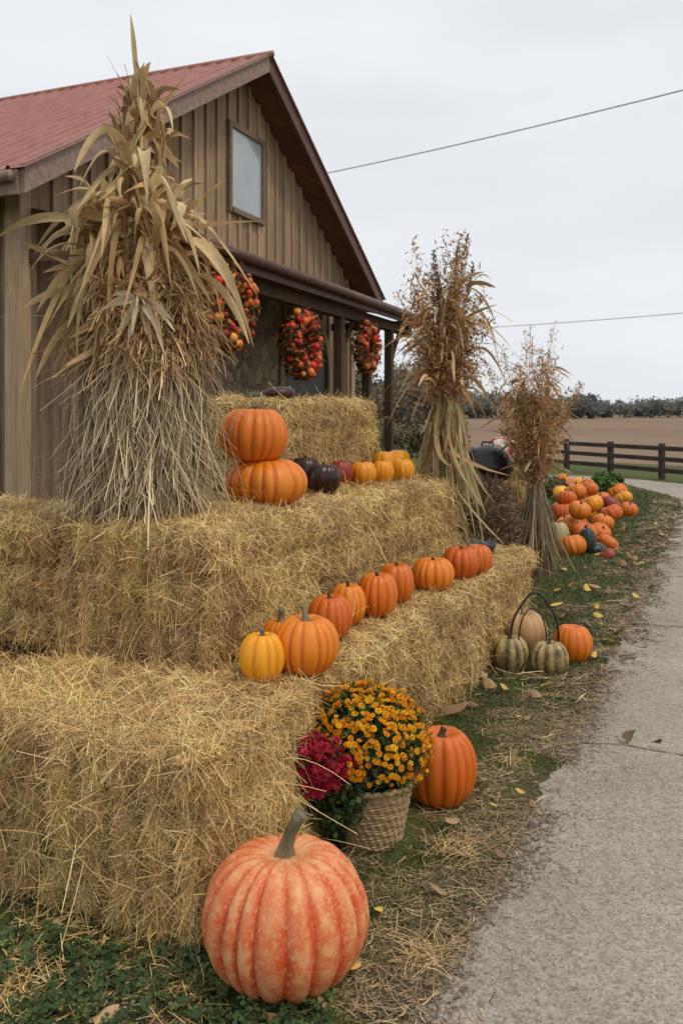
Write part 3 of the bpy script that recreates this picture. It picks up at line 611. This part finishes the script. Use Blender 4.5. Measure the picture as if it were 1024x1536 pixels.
def metal(sa,za,sb,zb,name):
    ys=[];hs=[]; y=F0-.09
    while y<BK+.45:
        for d,h in ((0,0),(.15,0),(.165,.028),(.19,.028),(.205,0)): ys.append(y+d); hs.append(h)
        y+=.21
    V=[];F=[]
    for yy,h in zip(ys,hs): V+= [(sa,yy,za+.142+h),(sb,yy,zb+.142+h)]
    for i in range(len(ys)-1): F.append((2*i,2*i+1,2*i+3,2*i+2))
    o=mesh_np(name,V,F,None,M_roof); parent(o,barn)
metal(s_e0-.06,zee-.035,PK,ZP,'metal_sheet_a'); metal(PK,ZP,s_e1+.06,zee-.035,'metal_sheet_b')
rc=tube('ridge_cap',[(PK,F0-.1,ZP+.15),(PK,BK+.45,ZP+.15)],[.04,.04],M_roof,10); parent(rc,barn)
parent(boxes('eave_fascia',[(s_e0-.05,s_e0-.01,F0,BK+.4,zee-.10,zee+.10),(s_e1+.01,s_e1+.05,F0,BK+.4,zee-.10,zee+.10)],M_fas,.004),barn)
gt=tube('gutter',[(s_e0-.10,F0+.02,zee+.04),(s_e0-.10,BK+.4,zee+.0)],[.045,.045],M_fas,12); parent(gt,barn)
ws0,ws1,wz0,wz1=3.98,4.80,3.87,4.87
parent(boxes('window_frame',[(ws0-.07,ws0,b0-.06,b0-.003,wz0-.07,wz1+.07),(ws1,ws1+.07,b0-.06,b0-.003,wz0-.07,wz1+.07),(ws0,ws1,b0-.058,b0-.003,wz1,wz1+.07),(ws0,ws1,b0-.075,b0-.003,wz0-.07,wz0)],mat_simple('window_frame',(.13,.085,.05),(.24,.17,.11),15,.7),.004),barn)
parent(boxes('window_glass',[(ws0,ws1,b0-.03,b0-.004,wz0,wz1)],M_glass),barn)
parent(boxes('stone_wall',[(1.6,5.18,b0-.09,b0-.036,0,2.88)],M_stone),barn)
def arch(name,s0,s1,zs,ztop,yy,th,mat,ring_=None):
    c=(s0+s1)/2; r=(s1-s0)/2; pts=[(s0,0),(s0,zs)]+[(c-r*math.cos(t),zs+(ztop-zs)*math.sin(t)) for t in np.linspace(0,math.pi,18)[1:-1]]+[(s1,zs),(s1,0)]
    n=len(pts)
    if ring_ is None:
        V=[(p[0],yy,p[1]) for p in pts]; return parent(poly_mesh(name,V,[tuple(range(n))],mat),barn)
    V=[];F=[]
    for i,p in enumerate(pts):
        dx=p[0]-c; sg=ring_*(dx/r); dz=ring_*max(0,(p[1]-zs)/(ztop-zs)) if p[1]>zs else 0
        for (a_,b2,yv) in ((0,0,yy),(sg,dz,yy),(sg,dz,yy-th),(0,0,yy-th)): V.append((p[0]+a_,yv,p[1]+b2))
    for i in range(n-1):
        for k in range(4): F.append((4*i+k,4*i+(k+1)%4,4*(i+1)+(k+1)%4,4*(i+1)+k))
    return parent(poly_mesh(name,V,F,mat),barn)
M_dk=mat_simple('painted_dark_recess',(.006,.006,.006),(.018,.015,.012),5,.5,.0)  # near-black colour for a flat panel, painting the doorway recess's darkness
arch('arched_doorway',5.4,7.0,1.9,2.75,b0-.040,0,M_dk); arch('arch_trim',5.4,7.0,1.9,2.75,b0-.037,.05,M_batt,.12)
PE=-1.22; PS0,PS1=.45,7.15
V=[(PS0,b0-.04,3.02),(PS1,b0-.04,3.02),(PS1,PE,2.66),(PS0,PE,2.66),(PS0,b0-.04,3.08),(PS1,b0-.04,3.08),(PS1,PE,2.72),(PS0,PE,2.72)]
F=[(0,3,2,1),(4,5,6,7),(0,1,5,4),(1,2,6,5),(2,3,7,6),(3,0,4,7)]
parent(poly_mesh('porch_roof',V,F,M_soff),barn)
parent(boxes('porch_fascia',[(PS0-.03,PS1+.03,PE-.03,PE-.002,2.58,2.745),(PS0-.03,PS0-.003,PE,b0-.05,2.60,2.72),(PS1+.003,PS1+.03,PE,b0-.05,2.60,2.72)],M_trim,.004),barn)
g=tube('porch_gutter',[(PS0-.03,PE-.085,2.70),(PS1+.03,PE-.085,2.68)],[.05,.05],M_trim,12); parent(g,barn)
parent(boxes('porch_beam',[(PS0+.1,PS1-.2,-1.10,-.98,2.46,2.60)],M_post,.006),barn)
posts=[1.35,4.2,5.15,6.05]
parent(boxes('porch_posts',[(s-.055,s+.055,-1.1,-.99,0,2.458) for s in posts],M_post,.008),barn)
for s in posts[1:]:
    br=tube('brace',[(s+.05,-1.04,1.95),(s+.16,-1.04,2.12),(s+.30,-1.04,2.30),(s+.46,-1.04,2.44)],[.035]*4,M_post,8); parent(br,barn)
parent(boxes('porch_floor',[(PS0,PS1,-1.15,b0-.1,.0,.12)],M_post,.01),barn)
FD=np.array([.375,.927,0]); BD=np.array([-.927,.375,0]); P0=np.array([-2.57,6.97,0])
def wreath(s,b,z,h):
    c=P0+FD*s+BD*b+UP*z; out=-BD
    e=empty('autumn_wreath',tuple(c)); rx,rz=h*.34,h*.35
    n=2800; a=rng.random(n)*2*np.pi; q=norm(rng.normal(size=(n,3)))*rng.uniform(.3,1.35,(n,1))*h*.15
    P=FD*(np.cos(a)*rx)[:,None]+UP*(np.sin(a)*rz)[:,None]+q
    parent(scatter('leaves',*leafT,P,q+rng.normal(0,.03,(n,3)),rng.uniform(.025,.06,n),pal(n,[(.06,.085,.025),(.12,.06,.02),(.04,.05,.018),(.42,.06,.02),(.55,.20,.03)],.2),M_green),e)
    n=110; a=rng.random(n)*2*np.pi; q=norm(rng.normal(size=(n,3))+out*1.3)*h*rng.uniform(.08,.17,(n,1))
    P=FD*(np.cos(a)*rx)[:,None]+UP*(np.sin(a)*rz)[:,None]+q
    iv,if_=ico(2); iv=np.array(iv)*np.array([1,1,.85])
    parent(scatter('fruits',iv,if_,P,q,rng.uniform(.018,.046,n),pal(n,[(.72,.03,.012),(.76,.05,.015),(.82,.20,.02),(.6,.02,.015),(.80,.35,.05),(.2,.02,.02)],.12),M_attr,None,True),e)
wreath(1.10,-1.26,2.21,.82); wreath(2.78,-1.2,2.02,.76); wreath(4.72,-1.2,2.12,.66)

# ---------------------------------------------------------------- ground, path, field
EDGE=[(-4,-1.1),(0,-.62),(1.2,-.2),(1.845,.12),(2.167,.297),(2.6,.496),(3.38,.879),(4.12,1.2),(5.45,1.815),(7.04,2.5),(9.39,3.56),(11.65,4.57),(13.2,5.15)]
EY=[e[0] for e in EDGE]; EX=[e[1] for e in EDGE]
def xe(y): return np.interp(y,EY,EX)
m,nt,b=mat_new('ground_grass')
f=noisef(nt,1.3,6,.65,coord='Object'); f2=noisef(nt,35,5,.7,coord='Object')
near=ramp(nt,f2,[(.3,(.055,.042,.022)),(.5,(.10,.085,.04)),(.72,(.19,.155,.08))]); gr=ramp(nt,f2,[(.3,(.05,.070,.02)),(.7,(.12,.155,.05))])
c=mix(nt,ramp(nt,f,[(.36,(0,)*3),(.54,(1,)*3)]),near,gr)
nt.links.new(c,b.inputs['Base Color']); b.inputs['Roughness'].default_value=.95; b.inputs['Specular IOR Level'].default_value=.1; bump(nt,b,f2,.7,.02)
poly_mesh('ground',[(-1500,-600,0),(1500,-600,0),(1500,2500,0),(-1500,2500,0)],[(0,1,2,3)],m)
m,nt,b=mat_new('ploughed_field'); f=noisef(nt,.05,5,.6,(1,.5,1)); f2=noisef(nt,2.0,5,.7,(.25,1.5,1))
c=ramp(nt,f,[(.35,(.20,.138,.095)),(.65,(.29,.21,.145))]); c=mix(nt,.5,c,ramp(nt,f2,[(.3,(.13,.088,.06)),(.7,(.32,.24,.17))]))
nt.links.new(c,b.inputs['Base Color']); b.inputs['Roughness'].default_value=1; b.inputs['Specular IOR Level'].default_value=.05
poly_mesh('ploughed_field',[(-60,48,.004),(3,42,.004),(5.2,25,.004),(9,20.5,.004),(40,18,.004),(600,30,.004),(600,700,.004),(-400,700,.004)],[tuple(range(8))],m)
m,nt,b=mat_new('concrete_path'); f=noisef(nt,1.6,5,.6); f2=noisef(nt,130,4,.8); f3=noisef(nt,28,4,.6)
c=ramp(nt,f2,[(.36,(.15,.13,.105)),(.47,(.36,.325,.28)),(.60,(.47,.435,.38)),(.70,(.68,.64,.57))]); c=mix(nt,1.0,c,ramp(nt,f,[(.3,(.78,.765,.74)),(.7,(1.07,1.06,1.04))]),'MULTIPLY')
c=mix(nt,1.0,c,ramp(nt,f3,[(.3,(.82,.80,.77)),(.6,(1.0,)*3)]),'MULTIPLY')
nt.links.new(c,b.inputs['Base Color']); b.inputs['Roughness'].default_value=.9; b.inputs['Specular IOR Level'].default_value=.2; bump(nt,b,f2,.6,.005)
pts=[]
ys=np.concatenate([np.arange(-4,6,.02),np.arange(6,13.2,.1)])
for y in ys:
    x=float(xe(y)); j=.06*noise.noise(Vector((x*3,y*3,0)))+.035*noise.noise(Vector((x*12,y*12,3)))+.015*noise.noise(Vector((x*40,y*40,3))); pts.append((x+j,y,.004))
pts+=[(5.15,13.8,.004),(4.9,14.6,.004),(4.4,15.0,.004),(3.4,15.2,.004),(1.6,15.6,.004),(1.6,18.0,.004),(3.4,18.3,.004),(5.0,18.0,.004),(5.85,16.9,.004),(6.5,15.3,.004),(7.6,14.3,.004),(20,13,.004),(20,10,.004),(9,10.3,.004),(6.8,8,.004),(5.2,5,.004),(4.2,2,.004),(3.4,-4,.004)]
path=poly_mesh('concrete_path',pts,[tuple(range(len(pts)))],m)
M_cr=mat_simple('crack_dirt',(.05,.038,.024),(.16,.12,.08),30,1,.3)
def crack(pl,w):
    V=[];F=[]; pl=np.array(pl); t=np.linspace(0,len(pl)-1,60)
    X=np.interp(t,range(len(pl)),pl[:,0]); Y=np.interp(t,range(len(pl)),pl[:,1])
    for i in range(60):
        jx=.02*noise.noise(Vector((X[i]*9,Y[i]*9,1))); jy=.05*noise.noise(Vector((X[i]*5,Y[i]*5,7))); ww=w*(.2+rng.random())
        V+=[(X[i]+jx,Y[i]+jy-ww,.0075),(X[i]+jx,Y[i]+jy+ww,.0075)]
    for i in range(59): F.append((2*i,2*i+2,2*i+3,2*i+1))
    parent(poly_mesh('crack',V,F,M_cr),path)
crack([(.92,3.42),(1.2,3.33),(1.6,3.15),(2.4,3.0)],.005); crack([(1.75,5.35),(2.4,5.2),(3.6,5.1)],.006); crack([(2.4,6.9),(3.5,6.8),(5,6.9)],.008)

def gn(x,y,s,o=0): return noise.noise(Vector((x*s,y*s,o)))
def field_pts(n,y0,y1,dl0,dl1,power=1.0):
    y=y0+(y1-y0)*rng.random(n)**power; d=rng.uniform(dl0,dl1,n); return xe(y)-d,y,d
def blades(n,y0,y1,dmax,l0,l1,w,pw=1.0,name='grass',thr=-.05):
    x,y,d=field_pts(n,y0,y1,.0,dmax,pw)
    g=np.array([gn(a,b,2.2)+.6*gn(a,b,7,5) for a,b in zip(x,y)])
    left=np.clip((-.05-x)/.3,0,1)*np.clip((2.4-y)/.4,0,1)
    keep=(g+np.clip((d-.22)*1.1,-.35,.30)+left*.8+rng.normal(0,.12,n))>thr
    x,y,d,g=x[keep],y[keep],d[keep],g[keep]; n=len(x)
    P=np.stack([x,y,np.zeros(n)],1); D=norm(UP+rng.normal(0,.6,(n,3))*np.array([1,1,0])); 
    cols=pal(n,[(.09,.125,.035),(.13,.165,.045),(.06,.085,.024),(.19,.20,.07),(.28,.22,.10)],.2,[.3,.26,.18,.14,.12])
    return strips(name,P,D,rng.uniform(l0,l1,n),w*rng.uniform(.7,1.4,n),rng.normal(0,.6,(n,3))*np.array([1,1,0])-UP*.25,rng.normal(size=(n,3))*np.array([1,1,.1]),cols,3,M_green,'blade')
gb=blades(110000,1.55,3.9,1.9,.012,.042,.0026,1.0,'grass',-.08)
parent(blades(100000,3.8,8.5,3.0,.02,.05,.005,1.1,'grass_mid',-.18),gb)
parent(blades(60000,7.5,15.5,4.5,.03,.07,.011,1.0,'grass_far',-.4),gb)
n=4600; x=rng.uniform(-1.2,-.02,n); y=rng.uniform(1.6,2.15,n); k=np.array([gn(a,b,4,9)+.16 for a,b in zip(x,y)])>0; x,y=x[k],y[k]; n=len(x)
V=[];F=[]
for k in range(3):
    a=k*2.094; c_,s_=math.cos(a),math.sin(a); o=len(V)
    for (px,py,pz) in ((0,0,0),(.5,-.42,.1),(1.0,0,.0),(.5,.42,.1)): V.append((px*c_-py*s_,px*s_+py*c_,pz))
    F.append((o,o+1,o+2,o+3))
sc=scatter('clover',V,F,np.stack([x,y,rng.uniform(.01,.045,n)],1),UP+rng.normal(0,.4,(n,3)),rng.uniform(.008,.020,n),pal(n,[(.07,.12,.038),(.11,.165,.05),(.045,.08,.025)],.22),M_green); parent(sc,gb)
def litter(n,y0,y1,d0,d1,l0,l1,w,name,cs,pw=1,zm=.02,thr=-9,dens=0,gauss=False):
    x,y,d=field_pts(n,y0,y1,d0,d1,pw)
    if gauss:
        d=rng.normal((d0+d1)/2,(d1-d0)/3,n); x=xe(y)-d
    g=np.array([gn(a,b,3.2,2)+.5*gn(a,b,9,4) for a,b in zip(x,y)])+rng.normal(0,.12,n)-dens*np.clip(d-.2,0,1); k=g>thr; x,y=x[k],y[k]; n=len(x)
    P=np.stack([x,y,rng.uniform(.006,zm,n)],1); a=rng.random(n)*6.28; D=norm(np.stack([np.cos(a),np.sin(a),rng.normal(.03,.12,n)],1))
    return strips(name,P,D,rng.uniform(l0,l1,n),w*rng.uniform(.6,1.4,n),rng.normal(0,.2,(n,3))*np.array([1,1,.3]),np.cross(D,UP+rng.normal(0,.4,(n,3))),pal(n,cs,.2),3,M_straw)
DL=[(.34,.23,.12),(.45,.33,.18),(.21,.135,.072),(.60,.46,.27),(.13,.085,.05)]
SOIL=[(.12,.085,.055),(.20,.145,.095),(.07,.05,.032),(.30,.22,.14)]
lt=litter(30000,1.6,4.0,-.04,.75,.012,.065,.0017,'straw_litter',DL,1,.016,-.10,.9)
parent(litter(6000,1.6,4.0,.3,1.6,.02,.08,.0018,'litter_b',DL,1,.02,.14),lt)
parent(litter(11000,3.8,8.5,-.05,.5,.03,.10,.0032,'litter_c',DL,1.1,.022,-.05,1.2),lt)
parent(litter(3500,8,13,-.04,.4,.05,.12,.006,'litter_d',DL,1,.03,-.1),lt)
parent(litter(15000,1.5,4.5,-.10,.12,.003,.018,.0035,'edge_debris',SOIL,1,.010,-.15,0,True),lt)
parent(litter(9000,4.3,12,-.14,.14,.01,.04,.007,'edge_debris_far',SOIL,1,.012,-.15,0,True),lt)
parent(litter(1300,1.6,6.0,-.30,0,.006,.04,.0018,'litter_path',DL,1,.010),lt)
parent(litter(160,1.6,6.0,-1.2,0,.006,.04,.0018,'litter_path_b',DL,1,.010),lt)
parent(litter(7000,1.7,5.3,.6,1.1,.02,.10,.0022,'litter_bale',STRAW,1,.028),lt)
for (tx,ty,tr,tn) in ((.33,2.55,.07,130),(.19,2.06,.05,100),(.62,3.2,.07,90),(-.35,1.93,.10,200),(-.75,1.98,.12,220)):
    P=np.stack([rng.normal(tx,tr*.5,tn),rng.normal(ty,tr*.6,tn),rng.uniform(.01,.03,tn)],1); D=norm(np.stack([rng.normal(0,1,tn),rng.normal(0,1,tn),rng.normal(.1,.2,tn)],1))
    parent(strips('straw_tuft',P,D,rng.uniform(.02,.08,tn),.0020,rng.normal(0,.3,(tn,3))*np.array([1,1,.4]),np.cross(D,UP),pal(tn,STRAW,.15,SW)*.85,4,M_straw),lt)
fl=[(.67,4.17,.12,(.55,.40,.25)),(.44,3.75,.13,(.55,.36,.20)),(.72,4.3,.12,(.50,.36,.23)),(.10,2.24,.038,(.88,.60,.08)),(.043,2.01,.038,(.85,.48,.12)),(.50,3.02,.06,(.46,.32,.15)),(-.13,1.80,.05,(.4,.2,.1)),(-.52,1.82,.05,(.65,.42,.24)),
(.28,2.3,.05,(.4,.26,.13)),(1.1,3.4,.06,(.2,.13,.07)),(1.2,3.36,.045,(.16,.1,.06)),(.9,3.9,.08,(.42,.28,.15)),(.2,1.95,.04,(.35,.22,.12)),(.62,3.35,.07,(.5,.36,.18)),(-.03,1.86,.04,(.4,.28,.14)),(.78,1.95,.02,(.1,.08,.06)),(.62,1.80,.02,(.55,.5,.4)),(1.0,2.3,.02,(.5,.45,.35)),(.72,4.6,.12,(.5,.36,.22)),(1.5,5.2,.07,(.25,.16,.1)),
(1.25,4.9,.08,(.4,.26,.14)),(1.0,4.05,.07,(.45,.3,.16)),(-.25,1.75,.045,(.35,.2,.12)),(.05,1.78,.04,(.4,.24,.14))]
for i in range(110):
    yy=rng.uniform(1.8,10); dd=rng.uniform(-.08,.8); fl.append((float(xe(yy))-dd,yy,rng.uniform(.022,.055)*(1 if yy<4 else 1.7),[(.5,.33,.17),(.38,.21,.1),(.75,.50,.14),(.3,.18,.1),(.85,.58,.12)][rng.integers(5)]))
n=len(fl); P=np.array([(a,b,.024) for a,b,_,_ in fl]); an=rng.random(n)*6.28; D=np.stack([np.cos(an),np.sin(an),np.zeros(n)],1)
strips('fallen_leaves',P,D,np.array([f[2] for f in fl]),np.array([f[2]*.62 for f in fl]),UP*.3+rng.normal(0,.2,(n,3)),np.cross(D,UP),np.array([f[3] for f in fl]),7,M_leafdry,'leaf',-.5,rng.normal(0,1.0,n),True)

# ---------------------------------------------------------------- fence
M_fence=wood_mat('fence_wood',(.035,.028,.028),(.065,.052,.05),(.10,.082,.078),.3)
fc=empty('wooden_fence')
A=np.array([4.62,21.4]); B=np.array([6.85,15.6]); C=np.array([14.,14.9])
def seg_fence(A,B,n,first=True):
    d=(B-A)/np.linalg.norm(B-A); ang=math.atan2(d[1],d[0]); Lh=np.linalg.norm(B-A)
    e=bpy.data.objects.new('fence_run',None); link(e); e.location=(A[0],A[1],0); e.rotation_euler=(0,0,ang); parent(e,fc)
    parent(boxes('posts',[(Lh*i/n-.05,Lh*i/n+.05,-.05,.05,0,.70+.01*(i%2)) for i in range(0 if first else 1,n+1)],M_fence,.008),e)
    parent(boxes('rails',[(0,Lh,-.085,-.052,z,z+.09) for z in (.14,.36,.57)],M_fence,.006),e)
seg_fence(A,B,4); seg_fence(B,C,4,False)

# ---------------------------------------------------------------- distant trees
def treeline(name,n,xr,yr,h0,h1,cs,per,leaf,wid=(.32,.55)):
    e=empty(name); PP=[];CC=[];TV=[]
    for i in range(n):
        x=rng.uniform(*xr); y=rng.uniform(*yr); h=rng.uniform(h0,h1)*(1+.25*math.sin(x*.06)); w=h*rng.uniform(*wid)
        base=np.array(cs[rng.integers(len(cs))])*rng.uniform(.8,1.2)
        k=per; cl=rng.normal(0,.45,(14,3)); cl=cl/np.maximum(1,np.linalg.norm(cl,axis=1,keepdims=True))
        j=rng.integers(0,14,k); q=cl[j]+rng.normal(0,.20,(k,3))
        P=np.array([x,y,h*.55])+q*np.array([w,w,h*.45]); P[:,2]=np.abs(P[:,2])
        PP.append(P); CC.append(base*(0.7+.5*np.clip(q[:,2:3]+.4,0,1))*(1+rng.normal(0,.12,(k,1))))
        TV.append(((x,y,0),(x+rng.normal(0,.2),y,h*.5),(x+rng.normal(0,.5),y,h*.85),h))
    P=np.concatenate(PP); Cc=np.clip(np.concatenate(CC),.004,1)
    parent(scatter('crowns',*leafT,P,rng.normal(size=P.shape),leaf*rng.uniform(.6,1.5,len(P)),Cc,M_green),e)
    for i,(a,b,c,h) in enumerate(TV[:60]):
        parent(tube('trunk',[a,b,c],[h*.03,h*.02,h*.006],M_core,6),e)
TC=[(.13,.13,.09),(.18,.155,.10),(.22,.17,.11),(.12,.13,.095),(.22,.165,.11)]
treeline('distant_treeline',240,(20,230),(235,300),4.6,7.2,[(.17,.20,.19),(.20,.215,.195),(.225,.22,.185)],240,.7,(.5,.9))  # crown colours lightened to grey-green, painting in distance haze
treeline('distant_treeline',110,(-20,60),(200,245),4.2,6.2,[(.165,.19,.175),(.20,.20,.175)],240,.7,(.5,.9))  # same haze painted into these crown colours
treeline('tree_group',20,(-2,8.0),(66,92),4.0,5.8,TC,900,.28)
treeline('garden_shrubs',12,(1.2,3.4),(24,34),.6,1.1,[(.11,.17,.06),(.15,.17,.07),(.16,.13,.07)],500,.09)
def shrub(name,x,y,r,h,cs,n=900,leaf=.04):
    v=norm(rng.normal(size=(n,3))); P=np.array([x,y,h*.5])+v*rng.uniform(.5,1,(n,1))*np.array([r,r,h*.5])
    return scatter(name,*leafT,P,v+rng.normal(0,.5,(n,3)),leaf*rng.uniform(.6,1.4,n),pal(n,cs,.2),M_green)
shrub('leafy_plant',4.10,13.4,.28,.38,[(.06,.14,.03),(.10,.20,.04)],1500,.06)
shrub('leafy_plant',3.2,13.6,.35,.3,[(.10,.14,.04),(.2,.16,.07)],1200,.07)
shrub('leafy_plant',2.9,15.5,.8,.4,[(.10,.14,.04),(.2,.16,.07),(.35,.17,.07)],2500,.07)
shrub('leafy_plant',1.9,10.5,.6,.55,[(.09,.11,.05),(.16,.14,.06),(.3,.24,.12)],2500,.05)

# ---------------------------------------------------------------- power lines
M_wire=mat_simple('wire',(.42,.43,.45),(.55,.56,.58),5,.6,0)
def cable(a,b,sag,r):
    a,b=Vector(a),Vector(b); pts=[a.lerp(b,t)-Vector((0,0,sag*4*t*(1-t))) for t in np.linspace(0,1,30)]
    return tube('power_line',pts,[r]*30,M_wire,6)
cable((-4.78,34.0,9.9),(17.6,14,9.8),.35,.02)
cable((3.6,66.5,7.5),(32,40,7.6),.35,.026)
M_pole=mat_simple('utility_pole_wood',(.08,.06,.045),(.14,.11,.08),10,.9,.3,(1,1,.1))
for (x,y,h) in ((-4.78,34,10.2),(17.6,14,10.1),(32,40,7.9)):
    o=tube('utility_pole',[(x,y,0),(x,y,h*.5),(x,y,h)],[.15,.13,.10],M_pole,12)

# ---------------------------------------------------------------- world, sun, camera
w=bpy.data.worlds.new('World'); scene.world=w; w.use_nodes=True; nt=w.node_tree; bg=nt.nodes['Background']
sky=N(nt,'ShaderNodeTexSky'); sky.sky_type='NISHITA'; sky.sun_disc=False; sky.sun_elevation=math.radians(58); sky.sun_rotation=math.radians(125)
tc=N(nt,'ShaderNodeTexCoord'); mp=N(nt,'ShaderNodeMapping'); mp.inputs['Scale'].default_value=(1.2,1.2,4.5); nt.links.new(tc.outputs['Generated'],mp.inputs[0])
nz=N(nt,'ShaderNodeTexNoise'); nz.inputs['Scale'].default_value=1.6; nz.inputs['Detail'].default_value=5; nt.links.new(mp.outputs[0],nz.inputs['Vector'])
cl=ramp(nt,nz.outputs['Fac'],[(.3,(.77,.805,.85)),(.72,(.93,.945,.96))])
sc_=N(nt,'ShaderNodeVectorMath',operation='SCALE'); sc_.inputs['Scale'].default_value=10; nt.links.new(cl,sc_.inputs[0])
o=mix(nt,.95,sky.outputs[0],sc_.outputs[0]); nt.links.new(o,bg.inputs[0]); bg.inputs[1].default_value=.1
sd=bpy.data.lights.new('sun','SUN'); sd.energy=1.5; sd.angle=math.radians(12); sd.color=(1,.88,.70)
so=link(bpy.data.objects.new('sun',sd))
el=math.radians(58); az=math.radians(125)
dv=Vector((math.sin(az)*math.cos(el),math.cos(az)*math.cos(el),math.sin(el)))
so.rotation_euler=dv.to_track_quat('Z','Y').to_euler()
cd=bpy.data.cameras.new('camera'); cam=link(bpy.data.objects.new('camera',cd)); scene.camera=cam
cam.location=(0,0,1.3); cam.rotation_euler=(math.radians(90),0,0)
cd.sensor_fit='VERTICAL'; cd.sensor_height=36; cd.sensor_width=24; cd.lens=1300/1536*36; cd.shift_y=-148/1536
cd.clip_end=4000; cd.dof.use_dof=True; cd.dof.focus_distance=2.9; cd.dof.aperture_fstop=7
scene.view_settings.view_transform='Standard'; scene.view_settings.look='None'; scene.view_settings.exposure=0
